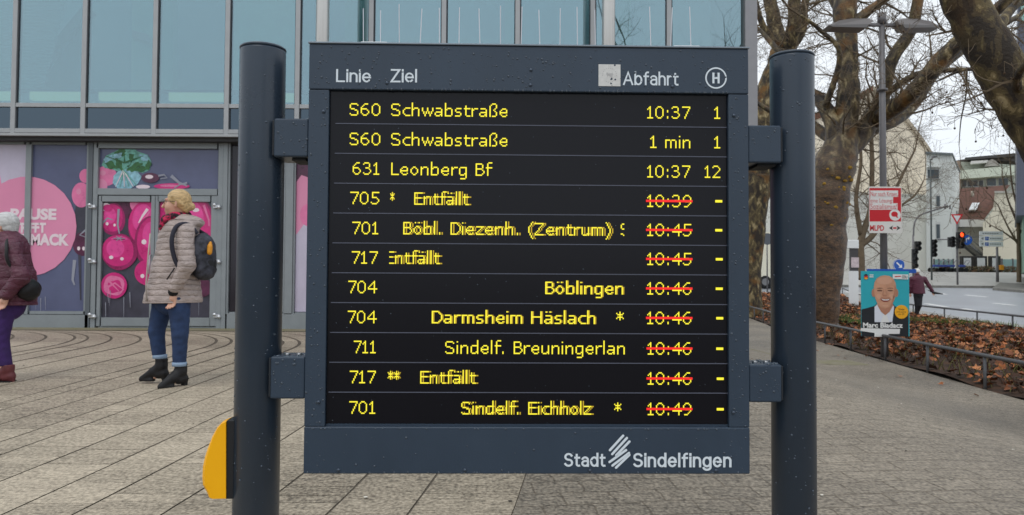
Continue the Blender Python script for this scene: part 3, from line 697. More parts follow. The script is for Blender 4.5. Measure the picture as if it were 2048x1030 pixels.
for (a, c, t, bt) in ((553, 614, 240, 310), (546, 603, 718, 793), (1502, 1558, 254, 322), (1505, 1560, 733, 800)):
    for i in range(22): p = BP(random.uniform(a, c), random.uniform(t, bt), .0039); drop(p, Vector((0, -1, 0)), rad())
    for i in range(26):
        p = BP(random.uniform(a - 4, c + 4), t - 4, .0039); drop(Vector((p.x, random.uniform(.01, .11), p.z - .0002)), Vector((0, 0, 1)), random.uniform(.003, .007))
o = dr.build('rain_drops', m_drop, board); o['kind'] = 'stuff'
# ------------------------------------------------------------------ glass fronted shop building
FY = 11.8; SY = 12.0                      # upper glass front, recessed shop front
bld = empty('shop_building', (-1, FY, .55), 'curtain wall building with blue green glass panes above pink decorated shop windows', 'building')
BB = Vector((-1, FY, .55))
def P(px, py, d=FY): return W(px, py, d)
class LB(MB):
    def build(s, name, mats, parent=None, **k):
        s.v = [(v[0] - BB.x, v[1] - BB.y, v[2] - BB.z) for v in s.v]; return MB.build(s, name, mats, parent or bld, **k)
m_alu = mat('aluminium_frame', (166, 168, 170), .42, metal=.35, var=.05, vscale=6)
m_aludk = mat('gasket_dark', (44, 52, 60), .5)
m_steel = mat('brushed_steel', (196, 194, 190), .34, metal=.75, var=.05, vscale=3, stretch=(1, 1, .1))
def glass(name, tint, fac, refl, rough=.012):
    m = bpy.data.materials.new(name); m.use_nodes = True; n = m.node_tree; n.nodes.clear(); l = n.links.new
    o = n.nodes.new('ShaderNodeOutputMaterial'); mxs = n.nodes.new('ShaderNodeMixShader'); tr = n.nodes.new('ShaderNodeBsdfTransparent'); gl = n.nodes.new('ShaderNodeBsdfGlossy')
    tr.inputs[0].default_value = (*lin(tint), 1); gl.inputs['Color'].default_value = (*lin(refl), 1); gl.inputs['Roughness'].default_value = rough; mxs.inputs[0].default_value = fac
    tcn = n.nodes.new('ShaderNodeTexCoord'); tn = n.nodes.new('ShaderNodeTexNoise'); tn.inputs['Scale'].default_value = .35; tn.inputs['Detail'].default_value = 1
    bp_ = n.nodes.new('ShaderNodeBump'); bp_.inputs['Strength'].default_value = .12; bp_.inputs['Distance'].default_value = .05
    l(tcn.outputs['Object'], tn.inputs['Vector']); l(tn.outputs['Fac'], bp_.inputs['Height']); l(bp_.outputs[0], gl.inputs['Normal'])
    l(tr.outputs[0], mxs.inputs[1]); l(gl.outputs[0], mxs.inputs[2]); l(mxs.outputs[0], o.inputs[0]); return m
m_glass = glass('coated_glass', (208, 232, 232), .38, (190, 212, 222))
m_glassdk = glass('spandrel_glass', (50, 70, 84), .16, (190, 215, 235))
def zat(py, px=250, d=FY): return P(px, py, d).z
MX = [-520, -385, -247, -107, 33, 172, 313, 457, 597, 743, 888, 1035, 1185, 1337]
xs = [P(px, 100).x for px in MX]; xR = P(1488, 100).x; xR2 = P(1512, 100).x
ZT = 9.5; zt_a, zt_b = zat(208), zat(216); zs_a, zs_b = zat(259), zat(267.5); zfl = zat(274.5)
for x in xs:
    LB().box((x - .037, FY - .055, zs_b - .02), (x + .037, FY + .02, ZT), 0, .004).box((x - .052, FY - .02, zs_b), (x + .058, FY + .05, ZT), 1).build('mullion', [m_alu, m_aludk])
LB().box((xR, FY - .07, zfl - .01), (xR2, FY + 2.2, ZT)).build('corner_column', mat('corner_panel', (150, 150, 154), .45, metal=.2, var=.04))
edges = xs + [xR]
for a, c in zip(edges, edges[1:]):
    LB().box((a + .059, FY - .012, zt_a + .004), (c - .053, FY + .004, ZT)).build('window_pane', m_glass)
    LB().box((a + .059, FY - .012, zs_a + .002), (c - .053, FY + .004, zt_b - .002)).build('spandrel_pane', m_glassdk)
    LB().box((a + .038, FY - .045, zt_b), (c - .038, FY + .03, zt_a), 0, .003).build('transom', m_alu)
    LB().box((a + .038, FY - .055, zs_b), (c - .038, FY + .03, zs_a), 0, .003).build('sill_rail', m_alu)
xl = xs[0]
LB().box((xl, FY - .09, zfl), (xR2, FY + .3, zat(269)), 0, .004).build('flashing', m_alu)
LB().box((xl, FY - .02, zfl - .06), (xR, FY + 2.0, zfl - .002)).build('soffit', mat('soffit_dark', (58, 58, 60), .7))
# rooms behind the glass
m_in = mat('interior_wall', (158, 196, 188), .8, var=.06, vscale=.7); m_in2 = mat('interior_blue', (146, 172, 182), .8, var=.08, vscale=.5)
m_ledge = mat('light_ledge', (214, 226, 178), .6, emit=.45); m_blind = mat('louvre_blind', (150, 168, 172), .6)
LB().box((xl, FY + 2.0, zs_b), (xR, FY + 2.1, ZT)).build('interior_wall', m_in2)
LB().box((xl, FY + .06, zs_b), (xR, FY + 2.0, zt_a - .07)).build('floor_slab', mat('slab_dark', (40, 46, 48), .8))
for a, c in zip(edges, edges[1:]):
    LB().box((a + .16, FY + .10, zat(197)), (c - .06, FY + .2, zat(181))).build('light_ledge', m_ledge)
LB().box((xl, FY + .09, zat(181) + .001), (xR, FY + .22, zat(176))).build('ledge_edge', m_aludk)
# sloping stair and inner partition seen through the panes, louvre blinds on the left ones
LB().prism([P(40, 180, FY + .9), P(60, 180, FY + .9), P(178, 18, FY + .9), P(166, 10, FY + .9), P(50, 150, FY + .9)], (0, .25, 0)).build('stair_flight', mat('stair_green', (92, 124, 118), .8))
LB().prism([P(92, 185, FY + 1.0), P(172, 185, FY + 1.0), P(172, 24, FY + 1.0), P(92, 92, FY + 1.0)], (0, .1, 0)).build('partition', mat('partition_green', (104, 138, 128), .8, var=.08, vscale=2))
LB().prism([P(262, 185, FY + .8), P(312, 185, FY + .8), P(312, -80, FY + .8), P(265, -80, FY + .8)], (0, .2, 0)).build('inner_column', mat('column_pale', (188, 212, 200), .8, var=.1, vscale=2))
LB().prism([P(264, 60, FY + .75), P(296, 68, FY + .75), P(300, 85, FY + .75), P(264, 75, FY + .75)], (0, .03, 0)).build('inner_sign', mat('inner_sign_pink', (190, 170, 172), .8))
for (p0, p1) in ((320, 345), (690, 735), (1010, 1034), (1238, 1262)):
    LB().prism([P(p0, 185, FY + .6), P(p1, 185, FY + .6), P(p1, -120, FY + .6), P(p0, -120, FY + .6)], (0, .2, 0)).build('inner_column', mat('inner_col_teal', (150, 192, 182), .8))
LB().prism([P(460, 185, FY + 1.3), P(590, 185, FY + 1.3), P(590, -120, FY + 1.3), P(460, -120, FY + 1.3)], (0, .1, 0)).build('partition', mat('partition_mint', (156, 206, 188), .8, var=.08))
b = LB()
for k in range(44):
    z = zat(176) + .05 + k * .055
    b.prism([P(-300, 90, FY + .35) * 1, P(95 if k < 30 else 168, 90, FY + .35)] if False else [(xl, FY + .30, z), (P(88 + k * 1.5, 90, FY + .3).x, FY + .30, z - .03), (P(88 + k * 1.5, 90, FY + .3).x, FY + .345, z + .0), (xl, FY + .345, z + .03)], (0, 0, .030))
b.build('louvre_blind', m_blind)

# shop front
m_fr = mat('shopfront_frame', (140, 146, 150), .45, metal=.15, var=.05, vscale=5)
m_dark = mat('shop_dark_glass', (38, 34, 42), .12, var=.2, vscale=1.5)
S = lambda px, py: P(px, py, SY)
def sbox(b, p0, q0, p1, q1, y0, y1, m=0, bev=0):
    a = S(p0, (q0 + q1) / 2); c = S(p1, (q0 + q1) / 2); t = S((p0 + p1) / 2, q0); d = S((p0 + p1) / 2, q1)
    return b.box((a.x, y0, d.z), (c.x, y1, t.z), m, bev)
zg = .45
b = LB(); sbox(b, -300, 275, 1400, 290, SY - .02, SY + .3); b.build('lintel', mat('lintel_dark', (60, 60, 62), .6))
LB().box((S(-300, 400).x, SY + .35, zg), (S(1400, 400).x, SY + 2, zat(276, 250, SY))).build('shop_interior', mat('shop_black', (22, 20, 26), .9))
def win_frame(name, p0, q0, p1, q1, w, sill=None):
    b = LB()
    for (a, c, e, f_) in ((p0, q0, p0 + w, q1), (p1 - w, q0, p1, q1), (p0 + w, q0, p1 - w, q0 + w), (p0 + w, q1 - w, p1 - w, q1)):
        sbox(b, a, c, e, f_, SY - .05, SY + .06)
    return b.build(name, m_fr)
m_slate = mat('film_slate', (90, 95, 126), .32, var=.12, vscale=1.3, coat=.3); m_pink = mat('film_pink', (226, 142, 178), .32, var=.03, vscale=2, coat=.3); m_hot = mat('film_hot_pink', (206, 34, 122), .3, var=.14, vscale=6, coat=.3)
m_lilac = mat('film_lilac', (196, 188, 208), .32, var=.08, vscale=2, coat=.3); m_wht = mat('film_white', (236, 218, 226), .4); m_mint = mat('film_mint', (104, 172, 156), .32, var=.35, vscale=16, coat=.3)
m_aqua = mat('film_aqua', (140, 190, 206), .32, var=.3, vscale=14, coat=.3); m_plum = mat('film_plum', (86, 34, 66), .3, var=.3, vscale=8, coat=.3); m_char = mat('film_charcoal', (62, 60, 74), .32, var=.25, vscale=3, coat=.3); m_green = mat('film_leaf_green', (60, 110, 66), .35, var=.3, vscale=14)
m_ball = mat('film_ball_pink', (228, 120, 168), .3, var=.10, vscale=5, coat=.3); m_silver = mat('film_grey', (150, 152, 166), .35)
FM = [m_slate, m_pink, m_hot, m_lilac, m_wht, m_mint, m_aqua, m_plum, m_char, m_green, m_ball, m_silver, mat('film_magenta', (150, 22, 92), .3, var=.2, vscale=8, coat=.3), mat('film_rose', (228, 70, 152), .3, var=.12, vscale=8, coat=.3)]
class Film(LB):
    """printed film: flat shapes in thin printed layers, clipped to the pane by construction"""
    def __init__(s, p0, q0, p1, q1, base):
        super().__init__(); s.k = 1; s.r = (p0, q0, p1, q1); sbox(s, p0, q0, p1, q1, SY - .004, SY + .004, base)
        a = S(p0, (q0 + q1) / 2); c = S(p1, (q0 + q1) / 2); t = S((p0 + p1) / 2, q0); d = S((p0 + p1) / 2, q1)
        s.lim = (a.x, c.x, d.z, t.z)
    def shape(s, pts, m):
        y = SY - .004 - .0007 * s.k; s.k += 1; P3 = [(S(*p).x, S(*p).z) for p in pts]
        return s.clip(P3, y, m)
    def clip(s, P3, y, m, lim=None):
        x0, x1, z0, z1 = lim or s.lim
        for axis, val, sg in ((0, x0, 1), (0, x1, -1), (1, z0, 1), (1, z1, -1)):     # clip
            out = []
            for i in range(len(P3)):
                A, B = P3[i], P3[(i + 1) % len(P3)]; ia = (A[axis] - val) * sg >= 0; ib = (B[axis] - val) * sg >= 0
                if ia: out.append(A)
                if ia != ib:
                    t = (val - A[axis]) / (B[axis] - A[axis]); out.append((A[0] + (B[0] - A[0]) * t, A[1] + (B[1] - A[1]) * t))
            P3 = out
            if len(P3) < 3: return s
        return s.poly([(x, y, z) for x, z in P3], m)
    def oval(s, cx, cy, rx, ry, m, rot=0, wob=0, n=26):
        c_, s_ = math.cos(R(rot)), math.sin(R(rot)); pts = []
        for i in range(n):
            a = 6.28319 * i / n; k = 1 + wob * math.sin(4 * a + cx); x, y = rx * k * math.cos(a), ry * k * math.sin(a); pts.append((cx + x * c_ - y * s_, cy + x * s_ + y * c_))
        return s.shape(pts, m)
    def tomato(s, cx, cy, rx, ry, m, stem=True, hl=True):
        s.oval(cx, cy, rx, ry, 12, wob=.02); s.oval(cx - rx * .07, cy - ry * .07, rx * .88, ry * .88, m, wob=.02); s.oval(cx - rx * .22, cy - ry * .2, rx * .5, ry * .5, 13)
        if hl:
            s.oval(cx - rx * .45, cy + ry * .3, rx * .12, ry * .10, 4); s.oval(cx + rx * .15, cy + ry * .38, rx * .1, ry * .09, 4)
        if stem:
            s.oval(cx, cy - ry * .72, rx * .45, ry * .13, 13, wob=.08); s.oval(cx, cy - ry * .72, rx * .34, ry * .08, 12)
            for a in range(0, 360, 60): s.stroke([(cx, cy - ry * .75), (cx + rx * .34 * math.cos(R(a)), cy - ry * .75 + ry * .16 * math.sin(R(a)))], 2.2, 11)
        return s
    def stroke(s, pts, w, m):
        up, dn = [], []
        for i, p in enumerate(pts):
            q = pts[min(i + 1, len(pts) - 1)]; o = pts[max(i - 1, 0)]; dx, dy = q[0] - o[0], q[1] - o[1]; l_ = math.hypot(dx, dy) or 1
            k = w / 2 * (1 - .6 * i / max(1, len(pts) - 1)); up.append((p[0] - dy / l_ * k, p[1] + dx / l_ * k)); dn.append((p[0] + dy / l_ * k, p[1] - dx / l_ * k))
        return s.shape(up + dn[::-1], m)
    def drips(s, n, y0, y1, m, seed):
        rr = random.Random(seed)
        for i in range(n):
            x = rr.uniform(s.r[0] + 4, s.r[2] - 4); a = rr.uniform(y0, y1); l_ = rr.uniform(15, 45); s.stroke([(x, a), (x + rr.uniform(-3, 3), a + l_)], rr.uniform(.8, 1.8), m)
        return s
    def words(s, t, pl, pr, base, top, clip):
        y = SY - .004 - .0007 * s.k; s.k += 1; a = S(pl, base); c = S(pr, base); tz = S(pl, top).z
        tmp = MB().text(t, (a.x, y, a.z), (1, 0, 0), (0, 0, 1), w=c.x - a.x, h=tz - a.z, bold=.05)
        x0, x1 = S(clip[0], base).x, S(clip[1], base).x
        for f in tmp.f:
            pts = [tmp.v[i] for i in f]
            s.clip([(p[0], p[2]) for p in pts], y, 4, (x0, x1, -99, 99))
        return s
    def film(s, parent): return MB.build(s_off(s), 'window_film', FM, parent)
def s_off(s):
    s.v = [(v[0] - BB.x, v[1] - BB.y, v[2] - BB.z) for v in s.v]; return s
WORDS = (('PAUSE', 21, 114, 438, 415), ('TRIFFT', 28, 93, 464, 444), ('GESCHMACK', -22, 139, 489, 465))
# far left windows of the same row (partly outside the picture)
w0 = win_frame('shop_window', -150, 284, 57, 628, 5)
f = Film(-145, 289, 52, 623, 3); f.shape([(-60, 289), (-6, 289), (0, 350), (6, 380), (-30, 420), (-60, 400)], 1); f.oval(54, 453, 100, 100, 1)
for w_ in WORDS: f.words(*w_, (-145, 52))
f.film(w0)
w1 = win_frame('shop_window', 57, 284, 180, 628, 6)
f = Film(63, 290, 174, 622, 0); f.shape([(140, 290), (174, 290), (174, 622), (120, 622), (150, 500), (158, 420), (148, 360)], 0)
f.oval(175, 440, 26, 66, 8, 0); f.oval(172, 352, 13, 14, 10); f.oval(163, 390, 19, 25, 10); f.oval(158, 383, 5, 6, 1); f.oval(166, 488, 20, 24, 7); f.oval(158, 497, 3, 4, 4); f.oval(168, 497, 3, 4, 4); f.stroke([(172, 460), (160, 470), (174, 475)], 4, 11); f.stroke([(150, 520), (146, 560), (150, 570)], 7, 11); f.stroke([(160, 510), (162, 600)], 6, 8)
f.oval(54, 453, 100, 100, 1); f.drips(4, 580, 605, 11, 3)
for w_ in WORDS: f.words(*w_, (63, 174))
f.film(w1)
b = LB(); sbox(b, -150, 628.5, 180, 660, SY - .07, SY + .06); b.build('plinth', m_fr)
b = LB(); sbox(b, 178, 284, 187, 660, SY - .07, SY + .06); b.build('jamb', mat('jamb_grey', (96, 102, 108), .45))
# the double door with its fanlight
dr_ = LB()
for (a, c, e, g_) in ((187.5, 286, 197, 660), (437, 286, 447, 660), (197.2, 286, 436.8, 298), (197.2, 378, 436.8, 391)): sbox(dr_, a, c, e, g_, SY - .06, SY + .06, 0, .004)
dfr = dr_.build('door_frame', m_fr)
f = Film(197.5, 298.5, 436.5, 377.5, 0)
f.oval(212, 352, 22, 20, 10); f.oval(203, 372, 12, 14, 1); f.oval(206, 346, 6, 5, 1)
f.shape([(204, 330), (212, 312), (226, 305), (240, 298), (262, 298), (278, 304), (296, 310), (303, 322), (300, 340), (286, 346), (268, 342), (262, 350), (240, 344), (222, 338), (210, 336)], 5)
f.oval(248, 309, 18, 10, 9, 15, .15); f.oval(226, 322, 17, 9, 5, -25, .2); f.oval(282, 326, 18, 13, 5, 20, .15); f.oval(262, 318, 4, 18, 9, 20)
f.shape([(228, 352), (238, 342), (256, 338), (276, 344), (284, 354), (276, 368), (262, 377), (236, 377), (226, 366)], 6)
for (cx_, cy_, rx_, ry_, m_, ro) in ((222, 330, 13, 7, 9, 30), (218, 318, 11, 5, 6, -30), (240, 330, 14, 6, 9, 60), (252, 322, 9, 14, 5, 10), (270, 334, 16, 6, 9, -30), (290, 316, 11, 6, 6, 25), (284, 338, 14, 5, 9, -10), (236, 312, 10, 5, 6, -20), (262, 304, 12, 5, 5, 0), (298, 330, 5, 9, 9, 10)): f.oval(cx_, cy_, rx_, ry_, m_, ro, .22)
for i in range(6): f.stroke([(248, 340), (232 + i * 9, 374)], 2.5, 5 if i % 2 else 4)
for i in range(5): f.stroke([(250, 326), (212 + i * 19, 312 + 5 * (i % 2))], 2.5, 9)
f.oval(302, 356, 18, 10, 7); f.oval(300, 354, 8, 4, 4); f.stroke([(318, 352), (330, 350), (336, 356), (322, 358)], 4, 11); f.oval(345, 373, 36, 6, 2); f.oval(340, 372, 18, 2.5, 10); f.stroke([(344, 352), (360, 366), (376, 372)], 7, 11); f.stroke([(376, 366), (360, 370), (350, 377)], 4, 11); f.oval(288, 374, 14, 4, 4)
f.film(dfr)
def leaf_door(p0, p1, g0, g1):
    b = LB()
    for (a, c, e, g_) in ((p0, 392, g0, 652), (g1, 392, p1, 652), (g0 + .2, 392, g1 - .2, 404), (g0 + .2, 635, g1 - .2, 652)): sbox(b, a, c, e, g_, SY - .05, SY + .045, 0, .004)
    return b.build('door', m_fr)
d1 = leaf_door(198, 310.5, 205, 303); d2 = leaf_door(311.5, 436, 318, 423)
f = Film(205.5, 404.5, 302.5, 634.5, 8)
f.oval(262, 408, 34, 30, 7); f.oval(290, 408, 30, 22, 10); f.tomato(226, 438, 25, 32, 2, False); f.stroke([(206, 446), (216, 436), (226, 440)], 4, 11); f.stroke([(238, 418), (236, 450), (242, 480)], 5, 11); f.oval(212, 414, 10, 8, 4); f.oval(216, 416, 9, 7, 2)
f.oval(296, 448, 39, 50, 12, 10); f.oval(293, 445, 35, 45, 2, 10); f.oval(286, 436, 20, 28, 13, 10); f.stroke([(296, 418), (286, 432), (278, 446)], 6, 4); f.stroke([(300, 424), (290, 438), (284, 452)], 3, 10)
f.oval(300, 482, 30, 50, 12, 4); f.oval(302, 480, 27, 45, 2, 4); f.oval(300, 470, 14, 26, 13, 4); f.oval(289, 484, 5, 5, 4); f.oval(298, 545, 28, 26, 2); f.oval(286, 552, 4, 4, 4); f.tomato(240, 504, 36, 36, 2); f.oval(222, 575, 24, 10, 8); f.oval(230, 571, 26, 26, 2); f.oval(230, 571, 21, 20, 10, 0, .05); f.oval(232, 573, 14, 13, 2, 0, .12); f.stroke([(214, 576), (232, 566), (250, 580)], 5, 10); f.stroke([(220, 562), (240, 582)], 4, 10)
f.drips(5, 580, 605, 11, 11); f.film(d1)
f = Film(318.5, 404.5, 422.5, 634.5, 8)
f.oval(345, 440, 36, 50, 12); f.oval(345, 438, 32, 45, 2); f.oval(398, 452, 34, 64, 12, -8); f.oval(396, 450, 30, 58, 2, -8); f.oval(392, 440, 17, 38, 13, -8); f.oval(392, 420, 7, 4, 4); f.stroke([(408, 410), (418, 440), (420, 480)], 5, 10); f.oval(412, 490, 22, 40, 2); f.oval(404, 480, 4, 5, 4); f.tomato(350, 520, 34, 34, 2); f.oval(400, 575, 26, 20, 7); f.drips(4, 580, 605, 11, 21); f.film(d2)
m_hinge = mat('hinge_steel', (206, 208, 212), .3, metal=.7)
for (px, dd, sg) in ((189, d1, 1), (437, d2, -1)):
    for py in (413, 522, 631):
        b = LB()
        for dx_ in (-5, 4):
            c = S(px + dx_ + 1, py); b.lathe([(.001, -.05), (.026, -.045), (.030, -.02), (.030, 0)], (c.x, SY - .055, c.z + .018 * (1 if dx_ < 0 else -1)), 12, 0, 'Y')
        c = S(px, py); b.box((c.x - .055, SY - .085, c.z - .035), (c.x + .055, SY - .061, c.z + .02), 0, .008)
        b.build('hinge', m_hinge, dd)
c = S(307, 530); LB().tube([(c.x - .02, SY - .05, c.z - .16), (c.x - .02, SY - .11, c.z - .14), (c.x - .02, SY - .11, c.z + .14), (c.x - .02, SY - .05, c.z + .16)], .011, 8).build('handle', m_hinge, d1)
b = LB(); sbox(b, 198, 653, 436, 661, SY - .03, SY + .06); b.build('threshold', m_fr)
# right of the door
b = LB(); sbox(b, 447.5, 286, 456, 660, SY - .07, SY + .06); b.build('jamb', m_fr)
w2 = win_frame('shop_window', 456.5, 284, 572, 628, 4)
b = LB(); sbox(b, 461, 289, 567.5, 623, SY - .004, SY + .004, 0); b.build('pane', m_dark, w2)
b = LB(); sbox(b, 459, 434, 566, 620, SY + .1, SY + .12); b.build('poster', mat('dim_poster', (92, 70, 80), .6, var=.3, vscale=3), w2)
b = LB(); sbox(b, 456.5, 628.5, 1400, 660, SY - .07, SY + .06); b.build('plinth', m_fr)
b = LB(); sbox(b, 573, 286, 588, 628, SY - .07, SY + .08); b.build('jamb', m_fr)
w3 = win_frame('shop_window', 588.5, 300, 770, 628, 3)
f = Film(592, 304, 766, 624, 3); f.oval(600, 330, 30, 34, 7); f.shape([(592, 365), (603, 350), (630, 360), (700, 420), (700, 624), (592, 624)], 1); f.shape([(592, 470), (615, 440), (640, 624), (592, 624)], 3); f.oval(616, 430, 16, 22, 10); f.film(w3)
for (a, c) in ((771, 925), (926, 1080), (1081, 1235), (1236, 1395)):
    wv = win_frame('shop_window', a, 284, c, 628, 5); b = LB(); sbox(b, a + 5.2, 289.2, c - 5.2, 622.8, SY - .004, SY + .004); b.build('pane', m_dark, wv)
b = LB(); sbox(b, 1396, 280, 1420, 665, SY - .08, SY + 2.0); b.build('end_wall', mat('corner_panel', (150, 150, 154)))
# unseen clear roof, added to let sky light into the rooms below
LB().box((xl, FY + .1, ZT), (xR2, FY + 2.2, ZT + .02)).build('unseen_clear_roof', glass('unseen_roof_glass', (236, 244, 244), .12, (200, 215, 220)))
# two tall steel columns before the facade
for i, (px, lab) in enumerate(((645, 'tall silver steel column rising behind the top left of the departure board'), (1217, 'tall silver steel column rising behind the top right of the departure board'))):
    c = W(px, 60, 10.4); g = float(G(c.x, c.y)); root = empty('steel_column', (c.x, c.y, g), lab, 'column', 'steel columns before the glass front')
    MB().tube([(0, 0, -.1), (0, 0, 9.2)], .092, 28).build('shaft', m_steel, root)
    MB().lathe([(.16, 0), (.16, .02), (.10, .03), (.10, .06)], (0, 0, 0), 24).build('base_collar', m_steel, root)
# building across the square, seen mirrored in the panes
ob = empty('opposite_house', (-36, -27, 0), 'pale gabled house across the square mirrored in the glass front', 'house')
MB().prism([(-14, 0, -1), (9, 0, -1), (9, 0, 7), (-2, 0, 11.2), (-14, 0, 7)], (0, -10, 0)).build('wall', mat('opposite_plaster', (196, 206, 202), .8, var=.1), ob)
MB().prism([(-15, .1, 6.7), (-2, .1, 11.22), (10, .1, 6.7), (10, .1, 7.0), (-2, .1, 11.6), (-15, .1, 7.0)], (0, -10.6, 0)).build('roof', mat('opposite_roof', (150, 160, 158), .8), ob)
for wx in (-10, -5.5, -1, 3.5):
    for wz in (1.2, 4.2): MB().box((wx, .02, wz), (wx + 1.4, .06, wz + 1.8)).build('window', mat('opposite_window', (50, 60, 70), .2), ob)
# ------------------------------------------------------------------ plane trees
def bark(name, sc=7, sh=0.0, zdark=None, orange=1.0):
    m = bpy.data.materials.new(name); m.use_nodes = True; n = m.node_tree; l = n.links.new; b_ = n.nodes['Principled BSDF']
    tcn = n.nodes.new('ShaderNodeTexCoord'); mp = n.nodes.new('ShaderNodeMapping'); mp.inputs['Scale'].default_value = (1, 1, .55); l(tcn.outputs['Object'], mp.inputs[0])
    t1 = n.nodes.new('ShaderNodeTexNoise'); t1.inputs['Scale'].default_value = sc; t1.inputs['Detail'].default_value = 5; t1.inputs['Distortion'].default_value = .6; l(mp.outputs[0], t1.inputs['Vector'])
    r = n.nodes.new('ShaderNodeValToRGB'); r.color_ramp.interpolation = 'CONSTANT'; e = r.color_ramp.elements
    e[0].position = 0; e[0].color = (*lin((46, 38, 30)), 1); e[1].position = .42 + sh; e[1].color = (*lin((72, 61, 43)), 1)
    for p, c in ((.5, (96, 84, 56)), (.57, (136, 120, 86)), (.63, (166, 150, 114)), (.70, (124, 108, 76))):
        q = e.new(p + sh); q.color = (*lin(c), 1)
    l(t1.outputs['Fac'], r.inputs[0])
    t2 = n.nodes.new('ShaderNodeTexNoise'); t2.inputs['Scale'].default_value = 2.2; t2.inputs['Detail'].default_value = 4; l(tcn.outputs['Object'], t2.inputs['Vector'])
    r2 = n.nodes.new('ShaderNodeValToRGB'); r2.color_ramp.elements[0].position = .55; r2.color_ramp.elements[1].position = .68; l(t2.outputs['Fac'], r2.inputs[0])
    mx_ = n.nodes.new('ShaderNodeMix'); mx_.data_type = 'RGBA'; om = n.nodes.new('ShaderNodeMath'); om.operation = 'MULTIPLY'; om.inputs[1].default_value = orange * .8; l(r2.outputs[0], om.inputs[0]); l(om.outputs[0], mx_.inputs[0]); l(r.outputs[0], mx_.inputs[6]); mx_.inputs[7].default_value = (*lin((122, 84, 36)), 1)
    t4 = n.nodes.new('ShaderNodeTexNoise'); t4.inputs['Scale'].default_value = 30; t4.inputs['Detail'].default_value = 4; l(tcn.outputs['Object'], t4.inputs['Vector'])
    mu = n.nodes.new('ShaderNodeMix'); mu.data_type = 'RGBA'; mu.blend_type = 'MULTIPLY'; mu.inputs[0].default_value = .7; l(mx_.outputs[2], mu.inputs[6]); l(t4.outputs['Color'], mu.inputs[7])
    r4 = n.nodes.new('ShaderNodeMapRange'); r4.inputs[3].default_value = .5; r4.inputs[4].default_value = 1.5; l(t4.outputs['Fac'], r4.inputs[0]); l(r4.outputs[0], mu.inputs[7])
    if zdark:      # old corky bark on the lower trunk
        sp_ = n.nodes.new('ShaderNodeSeparateXYZ'); l(tcn.outputs['Object'], sp_.inputs[0])
        zr_ = n.nodes.new('ShaderNodeMapRange'); zr_.inputs[1].default_value = zdark; zr_.inputs[2].default_value = zdark + 2.4; l(sp_.outputs[2], zr_.inputs[0])
        m4 = n.nodes.new('ShaderNodeMapping'); m4.inputs['Scale'].default_value = (5, 5, 9); l(tcn.outputs['Object'], m4.inputs[0])
        t5 = n.nodes.new('ShaderNodeTexNoise'); t5.inputs['Scale'].default_value = 1.3; t5.inputs['Detail'].default_value = 8; t5.inputs['Roughness'].default_value = .7; l(m4.outputs[0], t5.inputs['Vector'])
        r5 = n.nodes.new('ShaderNodeValToRGB'); r5.color_ramp.elements[0].position = .36; r5.color_ramp.elements[0].color = (*lin((40, 29, 21)), 1); r5.color_ramp.elements[1].position = .66; r5.color_ramp.elements[1].color = (*lin((112, 84, 58)), 1); l(t5.outputs['Fac'], r5.inputs[0])
        mz = n.nodes.new('ShaderNodeMix'); mz.data_type = 'RGBA'; l(zr_.outputs[0], mz.inputs[0]); l(r5.outputs[0], mz.inputs[6]); l(mu.outputs[2], mz.inputs[7]); l(mz.outputs[2], b_.inputs['Base Color'])
    else: l(mu.outputs[2], b_.inputs['Base Color']); b_.inputs['Roughness'].default_value = .8
    bu = n.nodes.new('ShaderNodeBump'); bu.inputs['Strength'].default_value = .7; bu.inputs['Distance'].default_value = .02; hm = n.nodes.new('ShaderNodeMath'); hm.operation = 'ADD'; l(t1.outputs['Fac'], hm.inputs[0]); l(t4.outputs['Fac'], hm.inputs[1]); l(hm.outputs[0], bu.inputs['Height']); l(bu.outputs[0], b_.inputs['Normal'])
    return m
m_bark = bark('plane_bark', 6, .02); m_bark2 = bark('plane_bark_old', 6, .02, 3.4); m_bark3 = bark('plane_bark_flaking', 4.6, .045, None, .2); m_twig = mat('twig_bark', (104, 90, 72), .85, var=.25, vscale=4); m_fruit = mat('seed_ball', (72, 56, 40), .9)
def smooth_path(pts, n=5):
    pts = [Vector(p) for p in pts]; out = []
    for i in range(len(pts) - 1):
        p0, p1, p2, p3 = pts[max(i - 1, 0)], pts[i], pts[i + 1], pts[min(i + 2, len(pts) - 1)]
        for k in range(n):
            t = k / n; out.append(.5 * ((2 * p1) + (p2 - p0) * t + (2 * p0 - 5 * p1 + 4 * p2 - p3) * t * t + (3 * p1 - p0 - 3 * p2 + p3) * t ** 3))
    return out + [pts[-1]]
def lerp_r(rs, m): return list(np.interp(np.linspace(0, len(rs) - 1, m), range(len(rs)), rs))
